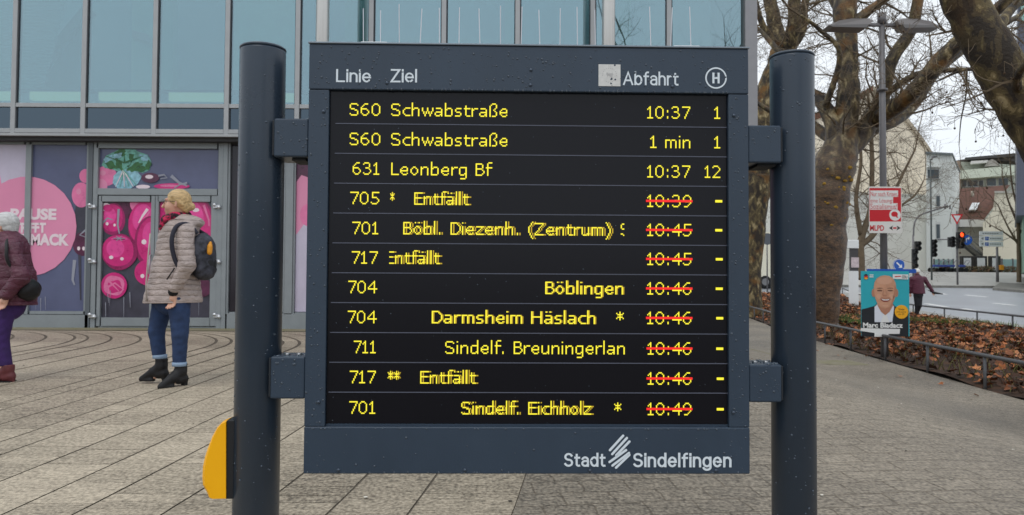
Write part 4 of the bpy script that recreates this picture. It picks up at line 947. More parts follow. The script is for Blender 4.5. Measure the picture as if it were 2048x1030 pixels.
def grow(tb, p, d, ln, r, lev, rr, fruit=True, droop=0.0):
    """one twig with its side shoots"""
    n = 5; pts = [p]; q = p.copy(); dd = d.normalized()
    for i in range(n):
        dd = (dd + Vector((rr.gauss(0, .17), rr.gauss(0, .17), rr.gauss(.03, .15) - droop))).normalized(); q = q + dd * ln / n; pts.append(q.copy())
    rad_ = [max(.0035, r * (1 - .75 * i / n)) for i in range(n + 1)]
    tb.tube(pts, rad_, 6 if r > .05 else 4 if r > .015 else 3, 0, False)
    if lev > 0:
        for k in range(rr.choice((2, 3, 4)) + (1 if lev > 1 else 0)):
            i = rr.randint(1, n); ax = dd.orthogonal(); ax.rotate(Matrix.Rotation(rr.random() * 6.28, 3, dd)); nd = (dd * rr.uniform(.5, 1.1) + ax * rr.uniform(.5, 1.0))
            grow(tb, pts[i], nd, ln * rr.uniform(.45, .75), rad_[i] * rr.uniform(.5, .7), lev - 1, rr, fruit, droop)
    elif fruit and rr.random() < .07:
        e = pts[-1]; f_ = e + Vector((0, 0, -rr.uniform(.08, .2))); tb.tube([e, f_], .003, 3, 0, False); tb.ball(f_, .016, 1, 6, 4)
def plane_tree(name, label, limbs, seed, twig_len=1.6, density=1.0, lev=3, mats=None, group='bare trees beside the road', cat='tree', nseg=5):
    """limbs: (list of points, list of radii); the first one is the trunk"""
    rr = random.Random(seed); base = Vector(limbs[0][0][0]); root = empty(name, base, label, cat, group)
    tb = MB(); cb = MB()
    for li, (pts, rs) in enumerate(limbs):
        sp = smooth_path(off(pts, base), nseg); rd = lerp_r(rs, len(sp))
        if rd[0] > .05:
            sp = [p + Vector((rr.gauss(0, .03), rr.gauss(0, .03), 0)) * rd[i] * (1 if 0 < i < len(sp) - 1 else 0) for i, p in enumerate(sp)]
            rd = [r * rr.uniform(.975, 1.025) for r in rd]
        tb.tube(sp, rd, 16 if rd[0] > .12 else 10)
        for i in range(2 if li else int(len(sp) * .5), len(sp)):
            if rr.random() < density * .8:
                dd = (sp[i] - sp[i - 1]).normalized(); ax = dd.orthogonal(); ax.rotate(Matrix.Rotation(rr.random() * 6.28, 3, dd))
                grow(cb, sp[i], dd * .5 + ax, twig_len * rr.uniform(.5, 1.2), min(rd[i] * .45, .035), lev, rr)
        if li or len(limbs) == 1: grow(cb, sp[-1], sp[-1] - sp[-2], twig_len * 1.2, rd[-1], lev, rr)
    tb.build('trunk', mats or m_bark, root); cb.build('crown', [m_twig, m_fruit], root)
    return root
def T(d, *pts): return [W(px, py, d + (dd[0] if dd else 0)) for (px, py, *dd) in pts]
def rp(d, *w): return [q * d / F / 2 for q in w]     # pixel widths -> radii
# big plane tree behind the right post
d = 19.0; g = WG(1665, 664)
big = plane_tree('plane_tree', 'big mottled plane tree with lichen covered trunk directly behind the right post', [
    (T(d, (1640, 672), (1636, 640), (1640, 560), (1648, 480), (1650, 400), (1664, 340), (1682, 290), (1692, 240), (1697, 170), (1694, 90), (1690, 20), (1700, -60), (1690, -200)), rp(d, 90, 74, 84, 86, 90, 88, 66, 48, 42, 40, 46, 40, 20)),
    (T(d, (1690, 300), (1728, 262), (1762, 200, -.3), (1784, 120, -.6), (1822, 60, -.8), (1840, -20, -1), (1870, -160, -1)), rp(d, 50, 40, 28, 24, 22, 20, 10)),
    (T(d, (1690, 290), (1740, 246), (1790, 216, -1), (1840, 170, -2), (1890, 110, -2.5), (1960, 50, -3), (2080, -60, -4)), rp(d, 48, 36, 30, 30, 30, 24, 12)),
    (T(d, (1738, 256, .2), (1790, 240, .5), (1830, 205, 1), (1870, 145, 1.2), (1940, 90, 1.5), (2040, 30, 2)), rp(d, 30, 26, 24, 24, 18, 10)),
    (T(d, (1675, 310), (1668, 250), (1640, 200, .4), (1616, 180, .6), (1580, 130, 1.0), (1520, 60, 1.5)), rp(d, 50, 34, 26, 22, 15, 8)),
    (T(d, (1668, 280), (1640, 262, .5), (1600, 230, .8), (1550, 226, 1), (1490, 190, 1.2)), rp(d, 26, 22, 16, 12, 6)),
    (T(d, (1690, 60), (1740, 20, -.3), (1800, -30, -.5), (1850, -120, -.8)), rp(d, 26, 18, 14, 8)),
    (T(d, (1696, 40), (1660, -20, .4), (1630, -120, .8)), rp(d, 30, 22, 12)),
    (T(d, (1650, 215), (1680, 110, -.5), (1640, 60, -.6), (1600, 30, -.8)), rp(d, 14, 10, 8, 5)),
    (T(d, (1770, 190, -.4), (1830, 150, -1), (1900, 140, -1.4), (1960, 138, -1.6)), rp(d, 14, 12, 9, 5)),
], 3, 1.6, .46, mats=m_bark2)
# lichen cushions on the trunk
b = MB(); rr = random.Random(5)
for i in range(46):
    py = rr.choice((rr.uniform(340, 470), rr.uniform(360, 440))); px = rr.uniform(1630, 1712); c = W(px, py, d) - g
    ctr = W(float(np.interp(py, [290, 340, 400, 480], [1682, 1664, 1650, 1648])), py, d); rad_ = float(np.interp(py, [340, 400, 480], [48, 46, 43])) * d / F; dx = W(px, py, d).x - ctr.x
    if abs(dx) > rad_ * .9: continue
    p = W(px, py, d); p.y = d - math.sqrt(max(0, rad_ ** 2 - dx ** 2)) + .05; b.ball(p - big.location, rr.uniform(.03, .07), 0, 7, 5, (1.1, .6, .7))
b.build('lichen', mat('lichen_ochre', (150, 116, 40), .9, var=.3, vscale=15), big)['kind'] = 'stuff'
# leaning plane trunk on the right edge
d = 9.4
plane_tree('plane_tree', 'heavy leaning plane trunk with flaking bark at the right edge of the picture', [
    (T(d, (2190, 800), (2176, 640), (2150, 470), (2112, 340), (2048, 220), (1985, 110), (1930, 5), (1896, -90), (1840, -260)), rp(d, 118, 100, 92, 90, 92, 90, 80, 74, 60)),
    (T(d, (1985, 80, .1), (2016, 26, .6), (2060, -14, 1), (2160, -90, 1.4)), rp(d, 26, 20, 16, 10)),
    (T(d, (1998, 120, .2), (1960, 136, 1.0), (1920, 142, 1.6), (1880, 160, 2)), rp(d, 14, 9, 7, 4)),
    (T(d, (2040, 195), (2036, 150, -.6), (2080, 110, -1), (2160, 90, -1)), rp(d, 20, 14, 10, 6)),
    (T(d, (1934, 138, 1.2), (1932, 190, 1.2), (1922, 240, 1.2), (1918, 290, 1.2)), rp(d, 4, 3, 2.5, 1.5)),
], 8, .8, .32, 3, mats=m_bark3)
# hanging twigs with fruit under the leaning trunk
# left tree between the board and the right post
d = 27.0
plane_tree('plane_tree', 'olive barked plane tree forking low in the gap left of the right post', [
    (T(d, (1490, 645), (1496, 540), (1506, 440), (1516, 350), (1528, 260), (1536, 190), (1560, 130), (1570, 100)), rp(d, 70, 52, 50, 50, 50, 48, 52, 54)),
    (T(d, (1566, 112), (1552, 60, .5), (1540, 0, .8), (1520, -90, 1)), rp(d, 38, 30, 26, 14)),
    (T(d, (1572, 108), (1588, 50, -.5), (1590, -10, -.8), (1610, -120, -1)), rp(d, 38, 26, 24, 12)),
    (T(d, (1580, 96), (1604, 60), (1612, 0), (1650, -90)), rp(d, 22, 18, 16, 8)),
    (T(d, (1560, 100), (1530, 60), (1516, 20), (1500, -60)), rp(d, 18, 14, 10, 6)),
    (T(d, (1500, 440), (1530, 400), (1560, 330), (1570, 300)), rp(d, 20, 14, 8, 5)),
], 12, 2.0, .5)
# younger bare trees further off
d = 36.0
plane_tree('bare_tree', 'slim bare tree with forked dark stem beside the white sign pillar', [
    (T(d, (1722, 560), (1722, 520), (1722, 480), (1740, 420), (1744, 340), (1742, 260), (1735, 180)), rp(d, 16, 14, 14, 10, 9, 7, 4)),
    (T(d, (1722, 490), (1746, 470), (1770, 430), (1800, 360), (1830, 300)), rp(d, 13, 11, 8, 6, 3)),
    (T(d, (1722, 470), (1712, 400), (1722, 320), (1715, 240)), rp(d, 11, 8, 6, 3)),
    (T(d, (1750, 455), (1790, 420), (1830, 390), (1848, 360)), rp(d, 7, 5, 4, 2)),
], 21, 2.2, 1.0, 3, m_twig)
d = 50.0
plane_tree('street_tree', 'young bare street tree on the far pavement near the right edge', [
    (T(d, (2038, 574), (2038, 520), (2037, 460), (2036, 400), (2034, 330), (2038, 270)), rp(d, 9, 8, 7, 6, 5, 3)),
    (T(d, (2037, 490), (2014, 450), (1996, 410)), rp(d, 5, 3, 2)), (T(d, (2037, 450), (2016, 400), (2004, 350)), rp(d, 5, 3, 2)),
    (T(d, (2037, 470), (2060, 430), (2070, 370)), rp(d, 5, 3, 2)), (T(d, (2036, 420), (2024, 370), (2020, 320)), rp(d, 4, 3, 2)), (T(d, (2037, 486), (2010, 466), (1990, 455)), rp(d, 4, 3, 2)),
], 31, 1.6, .9, 2, m_twig)
# a tree behind the viewer, mirrored in the right-hand panes
rt = []
o_ = Vector((9.5, -20, 0))
rt.append(([o_, o_ + Vector((.2, 0, 4)), o_ + Vector((0, 0, 8)), o_ + Vector((.5, 0, 13))], [.45, .38, .3, .15]))
for (a, z, l_) in ((0, 6, 6), (1.2, 7, 6), (2.3, 8, 7), (3.4, 6.5, 6), (4.5, 8, 6), (5.5, 9, 5), (.6, 10, 5), (3, 11, 5)):
    dv = Vector((math.cos(a), math.sin(a), .9)) * l_ / 1.35; rt.append(([o_ + Vector((0, 0, z)), o_ + Vector((0, 0, z)) + dv * .5 + Vector((0, 0, -.4)), o_ + Vector((0, 0, z)) + dv + Vector((0, 0, 1))], [.2, .12, .05]))
plane_tree('bare_tree', 'bare tree on the square mirrored in the right hand glass panes', rt, 41, 2.6, .9, 2)
# ------------------------------------------------------------------ houses across the road
def house_prism(root, name, pts, d, depth, m, o):
    """house fronts stand square to the road, their side walls run back along the side street"""
    return MB().prism(off([W(px, py, d) for px, py in pts], o), (depth * .66, depth, 0)).build(name, m, root)
def win(root, d, x0, y0, x1, y1, o, frame=True, blind=0, name='window', mglass=None):
    a = W(x0, y1, d) - o; c = W(x1, y0, d) - o; w = (c.x - a.x); b = MB()
    b.box((a.x, -.04, a.z), (c.x, .02, c.z), 0)
    f_ = b.build(name, mat('window_frame_white', (206, 208, 206), .6), root)
    t = .06; MB().box((a.x + t, -.07, a.z + t), (c.x - t, -.041, c.z - t - blind * (c.z - a.z)), 0).build('pane', mglass or mat('far_glass', (70, 82, 88), .12), f_)
    MB().box((a.x - .06, -.14, a.z - .05), (c.x + .06, -.001, a.z - .001)).build('sill', mat('sill_grey', (150, 152, 150), .7), f_)
    return f_
def ob(d, px, py=545): p = W(px, py, d); return Vector((p.x, d, float(G(p.x, d))))
m_cream = mat('cream_plaster', (236, 225, 205), .85, var=.06, vscale=.5); m_pale = mat('pale_blue_plaster', (224, 228, 224), .85, var=.04, vscale=.6)
m_tile = mat('roof_tile_red', (134, 92, 76), .85, var=.22, vscale=2.5); m_roofb = mat('roof_tile_brown', (94, 62, 50), .8, var=.25, vscale=3)
# cream gable house
d = 78; o = ob(d, 1750); r_ = empty('gable_house', o, 'big cream gable end house standing behind the big plane tree', 'house')
house_prism(r_, 'wall', [(1600, 560), (1853, 560), (1853, 296), (1800, 226), (1746, 180), (1700, 214), (1600, 250)], d, 14, m_cream, o)
house_prism(r_, 'roof', [(1600, 249), (1700, 213), (1746, 179), (1746, 170), (1696, 203), (1600, 238)], d - .3, 15, m_tile, o)
house_prism(r_, 'roof', [(1746.2, 179), (1800, 225), (1855, 297), (1858, 292), (1803, 218), (1746.2, 170)], d - .3, 15, mat('verge_pale', (196, 184, 164), .8), o)
d = 66; o = ob(d, 1760); r_ = empty('side_house', o, 'low pale blue white house wall behind the signs left of the curved signal mast', 'house')
house_prism(r_, 'wall', [(1470, 560), (1852, 560), (1852, 392), (1470, 380)], d, 6, mat('pale_wall_cool', (228, 228, 222), .85, var=.05, vscale=.4), o)
house_prism(r_, 'parapet', [(1470, 380), (1852, 392), (1852, 389), (1470, 376)], d - .1, 6, mat('parapet_metal', (218, 216, 208), .7), o)
# white tower house
d = 64; o = ob(d, 1878); r_ = empty('tower_house', o, 'narrow white four storey house with three small windows on one side', 'house')
house_prism(r_, 'wall', [(1852.5, 556), (1904, 556), (1904, 310), (1852.5, 307)], d, 10, m_pale, o)
house_prism(r_, 'roof', [(1850, 307), (1906, 310), (1906, 306), (1850, 303)], d - .2, 10.4, mat('flat_roof_grey', (120, 128, 130), .7), o)
for q in ((1854, 336, 1878, 358), (1871, 388, 1880, 414), (1871, 444, 1880, 478)): win(r_, d, *q, o, blind=.1)
MB().box((W(1852, 335, d) - o + Vector((0, -.3, 0))).to_tuple(), (W(1880, 332.5, d) - o + Vector((0, -.05, 0))).to_tuple()).build('blind_box', m_pale, r_)
# terrace apartment house
d = 92; o = ob(d, 1965); r_ = empty('terrace_house', o, 'pale green apartment house with roof terraces rising above the brown roof', 'house')
house_prism(r_, 'wall', [(1904.5, 470), (2034, 470), (2034, 330), (1904.5, 322)], d, 12, mat('terrace_wall', (176, 182, 170), .85), o)
house_prism(r_, 'parapet', [(1918, 358), (2028, 350), (2028, 331), (1918, 341)], d - 1.6, 1.4, mat('terrace_parapet', (206, 214, 198), .8), o)
house_prism(r_, 'penthouse', [(1906, 322), (2030, 322), (2030, 312), (1930, 318), (1906, 322)], d + .5, 10, mat('penthouse_dark', (92, 88, 86), .7), o)
house_prism(r_, 'roof', [(1930, 320), (2032, 312), (2032, 306), (1930, 315)], d - .6, 11, mat('roof_edge_dark', (66, 64, 64), .6), o)
house_prism(r_, 'awning', [(1940, 328), (1974, 325), (1976, 320), (1942, 322)], d - 1.2, 1.0, mat('awning_white', (210, 210, 206), .7), o)
house_prism(r_, 'dormer', [(1968, 333), (2000, 331), (1992, 322), (1984, 318), (1976, 322)], d - .8, 2.0, mat('dormer_grey', (160, 156, 150), .7), o)
house_prism(r_, 'stair_tower', [(1905, 400), (1920, 400), (1920, 322), (1905, 322)], d - 1.8, 3, mat('stair_tower', (150, 132, 116), .8, var=.2, vscale=1), o)
for k in range(4): win(r_, d, 1923 + k * 11.2, 360, 1933 + k * 11.2, 374, o, mglass=mat('far_glass_dark', (52, 54, 56), .12))
for k in range(2): win(r_, d, 1972 + k * 24, 356, 1992 + k * 24, 372, o)
# brown roofed house
d = 71; o = ob(d, 1955); r_ = empty('brown_roof_house', o, 'white house under a steep brown tiled roof with one skylight', 'house')
house_prism(r_, 'wall', [(1904.5, 556), (1990, 556), (1990, 438), (1904.5, 438)], d, 8, mat('white_plaster_warm', (214, 212, 204), .85, var=.05), o)
a = [W(px, py, dd) - o for px, py, dd in ((1906, 442, d - .5), (1966, 442, d - .5), (2020, 370, d + 7), (1906, 378, d + 7))]
MB().prism(a, (0, .25, -.12)).build('roof', m_roofb, r_)
MB().prism([W(px, py, dd) - o for px, py, dd in ((1936, 422, d + 1.0), (1951, 422, d + 1.0), (1958, 408, d + 2.8), (1943, 408, d + 2.8))], (0, -.12, .12)).build('skylight', mat('skylight_bright', (216, 220, 222), .2), r_)
MB().tube([W(1945, 394, d + 4) - o, W(1945, 382, d + 4) - o], .14, 10).build('vent_pipe', mat('vent_pale', (190, 182, 170), .7), r_)
MB().box((W(1907, 455, d) - o + Vector((0, -1.0, 0))).to_tuple(), (W(1968, 441, d) - o + Vector((0, -.6, 0))).to_tuple()).build('balcony', mat('balcony_white', (216, 216, 214), .8), r_)
win(r_, d, 1908, 443, 1926, 455, o)
st = MB()
for k in range(14):
    t = k / 13; p = W(1934 + 32 * t, 488 + 28 * t, d - 1.6) - o; st.box((p.x - .12, p.y - .5, p.z - .03), (p.x + .18, p.y + .5, p.z + .03))
for dy in (-.55, .55): st.tube([W(1932, 490, d - 1.6) - o + Vector((0, dy, 0)), W(1968, 520, d - 1.6) - o + Vector((0, dy, 0))], .1, 6); st.tube([W(1932, 476, d - 1.6) - o + Vector((0, dy, 0)), W(1968, 508, d - 1.6) - o + Vector((0, dy, 0))], .04, 6)
st.build('outside_stair', mat('stair_steel', (110, 112, 112), .6), r_)
# white gable house on the right
d = 68; o = ob(d, 2010); r_ = empty('white_gable_house', o, 'plain cream white house with a slanting gable edge at the far right', 'house')
house_prism(r_, 'wall', [(1966, 556), (2100, 556), (2100, 385), (1990, 385), (1986, 420), (1966, 446)], d, 9, mat('white_plaster_cream', (222, 216, 196), .85, var=.05, vscale=.4), o)
house_prism(r_, 'coping', [(1989, 386), (2100, 386), (2100, 382), (1989, 382)], d - .15, 9.2, mat('coping_grey', (180, 178, 170), .7), o)
# dark modern building at the right edge
d = 44; o = ob(d, 2070); r_ = empty('office_block', o, 'dark grey office block with green glass at the right picture edge', 'building')
house_prism(r_, 'wall', [(2033, 430), (2200, 430), (2200, -260), (2040, -260), (2036, 20)], d, 10, mat('office_slate', (86, 90, 104), .5, var=.08), o)
for k in range(5):
    p = W(2041, 45 - k * 90, d) - o; q = W(2190, -20 - k * 90, d) - o
    MB().box((p.x, -.08, p.z), (q.x, -.01, q.z)).build('window_band', mat('office_glass', (150, 190, 184), .15, metal=.2), r_)
house_prism(r_, 'wall', [(2046, 545), (2200, 545), (2200, 430), (2046, 430)], d + 1, 8, mat('office_green', (120, 150, 130), .6), o)

# ------------------------------------------------------------------ street furniture beyond the bed
m_pole = mat('pole_grey', (112, 110, 112), .5, metal=.3, var=.08, vscale=5); m_black = mat('signal_black', (26, 27, 28), .5); m_blue = mat('sign_blue', (26, 86, 178), .45); m_swh = mat('sign_face_white', (228, 230, 230), .45); m_redp = mat('sign_red', (206, 34, 42), .45)
def pole_at(px, d, ytop, name, label, cat, wpx, m=m_pole, group=None):
    p = W(px, 560, d); g = float(G(p.x, p.y)); o = Vector((p.x, d, g)); root = empty(name, o, label, cat, group)
    z = W(px, ytop, d).z - g; r_ = wpx * d / F / 2
    MB().tube([(0, 0, -.15), (0, 0, z * .55), (0, 0, z)], [r_ * 1.12, r_, r_ * .8], 16).build('pole', m, root); return root, o, z, r_
# double headed lamp
d = 12.5; lamp, o, zt_, r_ = pole_at(1768, d, 34, 'street_lamp', 'grey street lamp with two flat heads above the election posters', 'street lamp', 13)
MB().tube([(0, 0, zt_ - .12), (0, 0, zt_ + .06)], r_ * 1.25, 14).build('pole_cap', m_pole, lamp)
for s_, ends in ((-1, ((1740, 48), (1660, 60))), (1, ((1796, 50), (1880, 68)))):
    z_ = (W(1768, 50, d) - o).z
    MB().box((min(0, s_ * .25), -.03, z_ - .025), (max(0, s_ * .25), .03, z_ + .025), 0, .006).build('arm', m_pole, lamp)
    b = MB(); y_ = .12; prof = [(.20, .045), (.30, .068), (.56, .066), (.76, .034), (.93, -.036), (.86, -.046), (.24, -.030)]
    vs = [(s_ * x, -y_ * (1 - .35 * max(0, x - .7) / .23), z_ + z) for x, z in prof] + [(s_ * x, y_ * (1 - .35 * max(0, x - .7) / .23), z_ + z) for x, z in prof]
    n = len(prof); b.add(vs, [tuple(range(n)), tuple(range(n, 2 * n))[::-1]] + [(i, n + i, n + (i + 1) % n, (i + 1) % n) for i in range(n)])
    head = b.build('lamp_head', mat('lamp_head_grey', (146, 142, 142), .5), lamp)
    b = MB(); b.prism([(s_ * x, -.14, z_ + z) for x, z in ((.28, -.034), (.95, -.052), (.88, -.082), (.32, -.092))], (0, .28, 0)); b.build('diffuser', mat('lamp_diffuser', (112, 110, 110), .3), head)
MB().tube([(0, 0, (W(1768, 180, d) - o).z - .02), (0, 0, (W(1768, 180, d) - o).z + .02)], r_ * 1.5, 14).build('clamp', m_pole, lamp)
# red party poster on the lamp
class PB(MB): pass
def placard(name, label, corners, d, m):
    p = [W(px, py, d) for px, py in corners]; o = Vector(((p[0].x + p[1].x) / 2, d, min(q.z for q in p)))
    root = empty(name, o, label, 'poster'); x0, x1 = p[0].x - o.x, p[1].x - o.x; z0, z1 = 0, p[0].z - o.z
    MB().box((x0, 0, z0), (x1, .012, z1)).build('board', m, root)
    Q = lambda px, py, k=1: (lambda v: (v.x - o.x, -.0012 * k, v.z - o.z))(W(px, py, d))
    return root, Q, (x0, x1, z0, z1)
d = 12.36
root, Q, ext = placard('party_poster', 'red and white party poster strapped high on the street lamp', [(1738, 373), (1803, 373), (1803, 466), (1738, 466)], d, mat('placard_white', (228, 226, 222), .5))
m_ink = mat('print_red', (204, 32, 44), .5); m_pw = mat('print_white', (232, 232, 230), .5); m_pb = mat('print_black', (34, 32, 32), .5)
b = MB(); b.poly([Q(1739, 443), Q(1802, 443), Q(1802, 376), Q(1739, 376)], 0)
for (t, l_, r__, by_, ty) in (('Nur noch Krisen,', 1741, 1795, 392.5, 382), ('eine Lösung:', 1741, 1785, 405, 394.5), ('Sozialismus!', 1741, 1794, 418, 407.5)):
    b.poly([Q(l_ - 1, by_ + 1.4, 2), Q(r__ + 1, by_ + 1.4, 2), Q(r__ + 1, ty - 1, 2), Q(l_ - 1, ty - 1, 2)], 1)
    a = Q(l_, by_, 3); c = Q(r__, ty, 3); b.text(t, a, (1, 0, 0), (0, 0, 1), w=c[0] - a[0], h=c[2] - a[2], m=0, bold=.0)
c = Q(1790, 430, 2); b.disc((c[0], c[1], c[2]), .095, .095, 1)
c = Q(1790, 430, 3); b.disc((c[0] - .01, c[1], c[2] + .012), .055, .045, 0, a0=-60, a1=240); b.poly([(c[0] - .01, c[1] - .001, c[2] + .01), (c[0] + .03, c[1] - .001, c[2] - .05), (c[0] + .05, c[1] - .001, c[2] - .045), (c[0] + .02, c[1] - .001, c[2] + .02)], 0)
a = Q(1740, 461, 1); c = Q(1768, 450, 1); b.text('MLPD', a, (1, 0, 0), (0, 0, 1), w=c[0] - a[0], h=c[2] - a[2], m=0, bold=.03)
for x_, s_ in ((1782, -1), (1797, 1)): b.poly([Q(x_ + s_ * 4, 456), Q(x_ - s_ * 4, 451), Q(x_ - s_ * 2, 456), Q(x_ - s_ * 4, 461)], 2); 
b.poly([Q(1786, 457.5), Q(1793, 457.5), Q(1793, 454.5), Q(1786, 454.5)], 0)
b.build('print', [m_ink, m_pw, m_pb], root)
# turquoise candidate poster
d = 12.30
root, Q, ext = placard('election_poster', 'turquoise election poster of a smiling bald man in a dark jacket', [(1722, 542), (1818, 542), (1818, 672), (1722, 672)], d, mat('print_turquoise', (44, 172, 186), .45, var=.05, vscale=2))
m_skin = mat('print_skin', (204, 152, 122), .5, var=.10, vscale=9); m_sk2 = mat('print_skin_shade', (182, 128, 102), .5); m_sk3 = mat('print_skin_light', (214, 164, 136), .5); m_jac = mat('print_jacket', (30, 34, 40), .5); m_shirt = mat('print_shirt', (222, 226, 236), .5); m_yel = mat('print_yellow', (248, 178, 30), .5); m_mouth = mat('print_mouth', (140, 60, 52), .5); m_brow = mat('print_brow', (110, 72, 54), .5)
PM = [m_jac, m_shirt, m_skin, m_sk2, m_sk3, m_pw, m_yel, m_mouth, m_brow, m_pb, m_ink]
b = MB(); z8 = lambda zx, zy, k: Q(1680 + zx / 3.217, 480 + zy / 3.217, k)
def ov(cx, cy, rx, ry, m, k, a0=0, a1=360, wob=0): c = z8(cx, cy, k); s_ = ext; u = (z8(cx + 1, cy, k)[0] - c[0]); b.disc(c, rx * u, ry * u, m, 28, a0=a0, a1=a1)
def pl(pts, m, k): b.poly([z8(x, y, k) for x, y in pts], m)
pl([(138, 620), (138, 446), (180, 436), (222, 424), (236, 410), (340, 410), (356, 428), (400, 444), (441, 452), (441, 622)], 0, 1)
pl([(222, 528), (222, 430), (238, 414), (340, 414), (348, 432), (336, 528)], 1, 2); pl([(262, 530), (284, 470), (296, 470), (318, 530)], 5, 3)
pl([(240, 420), (250, 396), (332, 396), (342, 420), (318, 462), (290, 484), (262, 460)], 3, 4)
ov(215, 340, 12, 26, 3, 4); ov(362, 340, 12, 26, 3, 4)
pl([(218, 330), (216, 300), (222, 270), (236, 246), (260, 232), (288, 227), (318, 232), (342, 248), (356, 274), (360, 304), (358, 340), (352, 376), (338, 408), (318, 432), (290, 440), (262, 434), (240, 410), (226, 374)], 2, 5)
ov(284, 262, 50, 24, 4, 6); ov(248, 362, 16, 18, 4, 6); ov(330, 362, 16, 18, 4, 6); pl([(352, 290), (360, 310), (356, 350), (342, 400), (320, 430), (336, 390), (346, 340)], 3, 6)
pl([(280, 318), (292, 318), (304, 352), (298, 364), (276, 364), (270, 352)], 3, 6); pl([(283, 318), (289, 318), (298, 352), (277, 352)], 2, 7)
for cx in (254, 322): ov(cx, 326, 17, 5, 8, 7); ov(cx, 312, 20, 4.5, 8, 7, 0, 180); ov(cx - 1, 334, 18, 4, 4, 7)
pl([(256, 376), (272, 378), (292, 380), (312, 378), (326, 375), (316, 390), (302, 398), (282, 398), (266, 391)], 7, 7); pl([(264, 379), (274, 381), (292, 383), (310, 381), (319, 379), (311, 386), (300, 389), (284, 389), (272, 386)], 5, 8); pl([(258, 366), (276, 368), (292, 370), (308, 368), (324, 365), (318, 374), (292, 377), (266, 374)], 3, 7)
ov(290, 424, 22, 6, 4, 7)
ov(394, 462, 44, 44, 6, 8)
for k_, (t, l_, r__, by_, ty) in enumerate((('Wieder', 372, 414, 452, 440), ('nach vorne', 362, 422, 467, 456), ('am 23.', 374, 414, 482, 471))):
    a = z8(l_, by_, 9); c = z8(r__, ty, 9); b.text(t, a, (1, 0, 0), (0, 0, 1), w=c[0] - a[0], h=c[2] - a[2], m=9)
a = z8(146, 562, 9); c = z8(402, 530, 9); b.text('Marc Biadacz', a, (1, 0, 0), (0, 0, 1), w=c[0] - a[0], h=c[2] - a[2], m=5, bold=.04)
pl([(130, 584), (132, 566), (384, 572), (382, 604), (310, 604), (318, 624), (220, 622), (220, 598)], 5, 8)
pl([(338, 250), (338, 220), (438, 222), (436, 254)], 5, 8); a = z8(352, 246, 9); c = z8(430, 228, 9); b.text('CDU', z8(396, 246, 9), (1, 0, 0), (0, 0, 1), w=(c[0] - z8(396, 246, 9)[0]), h=c[2] - a[2], m=9, bold=.03); pl([(350, 240), (390, 236), (390, 230), (350, 233)], 10, 9)
pl([(154, 246), (154, 232), (178, 230), (178, 246)], 10, 8); pl([(154, 231), (156, 220), (172, 218), (178, 229)], 9, 8); ov(165, 247, 11, 6, 6, 9)
for k_ in range(2): pl([(188, 228 + k_ * 12), (188, 222 + k_ * 12), (214, 222 + k_ * 12), (214, 228 + k_ * 12)], 5, 8)
b.build('print', PM, root)
MB().box((-.28, .013, ext[3] - .03), (.52, .045, ext[3] + .035)).build('blue_strap', m_blue, root)
# blue keep-right sign
d = 30; rt_, o, z_, r_ = pole_at(1797, d, 516, 'traffic_sign', 'round blue sign with a white arrow pointing down to the right', 'traffic sign', 3)
c = W(1797, 530, d) - o; R_ = 12 * d / F
MB().lathe([(R_, -.05), (R_, -.03)], c, 28, 0, 'Y').build('disc', m_blue, rt_)
b = MB(); b.ring((c.x, -.056, c.z), R_ * .90, R_ * .97, 0)
dv = Vector((.707, 0, -.707)); nv = Vector((.707, 0, .707)); q = Vector((c.x, -.057, c.z))
b.poly([q - dv * R_ * .6 - nv * R_ * .12, q + dv * R_ * .2 - nv * R_ * .12, q + dv * R_ * .2 + nv * R_ * .12, q - dv * R_ * .6 + nv * R_ * .12]); b.poly([q + dv * R_ * .62, q + dv * R_ * .0 + nv * R_ * .42, q + dv * R_ * .18, q + dv * R_ * .0 - nv * R_ * .42]) if False else b.poly([q + dv * R_ * .68, q + dv * R_ * .21 + nv * R_ * .42, q + dv * R_ * .21 - nv * R_ * .42])
b.build('arrow', m_swh, rt_)
# curved signal mast with pedestrian lights
def sig_head(parent, c, n, w, h, lit=None, m=m_black, face=(0, -1, 0)):
    hd = MB().box((c.x - w / 2, c.y - w * .35, c.z - h / 2), (c.x + w / 2, c.y + w * .35, c.z + h / 2), 0, .02).build('signal_head', m, parent)
    for k in range(n):
        zz = c.z + h / 2 - (k + .5) * h / n; lit_ = lit == k
        ml = mat('lamp_red_lit', (255, 64, 22), .4, emit=3.0) if lit_ else mat('lens_dark', (44, 40, 36), .2)
        MB().lathe([(w * .36, 0), (w * .30, -.03), (.001, -.05)], (c.x, c.y - w * .35 - .001, zz), 14, 0, 'Y').build('lens', ml, hd)
        MB().lathe([(w * .44, 0), (w * .44, -.16), (w * .40, -.16), (w * .40, 0)], (c.x, c.y - w * .35 - .001, zz), 14, 0, 'Y').build('hood', m, hd)
    return hd
d = 49
rt_, o, z_, r_ = pole_at(1827, d, 470, 'signal_mast', 'grey signal mast whose top curves over the road to the right', 'traffic light', 4)
MB().tube(smooth_path([W(px, py, d) - o for px, py in ((1827, 472), (1829, 446), (1840, 431), (1860, 423), (1896, 412))], 4), r_ * .8, 10).build('arm', m_pole, rt_)
sig_head(rt_, W(1835, 492, d) - o, 2, .32, .62); sig_head(rt_, W(1829, 518, d) - o, 3, .30, 1.3)
for px in (1890, 1900): MB().tube([W(px, 408 + (px - 1890) * .2, d) - o, W(px, 418, d) - o], .05, 6).build('bracket', m_pole, rt_)
d = 51
rt_, o, z_, r_ = pole_at(1863.5, d, 318, 'lamp_post', 'thin tall dark lamp post in front of the narrow white house', 'street lamp', 3.2, mat('pole_dark', (84, 92, 92), .5))
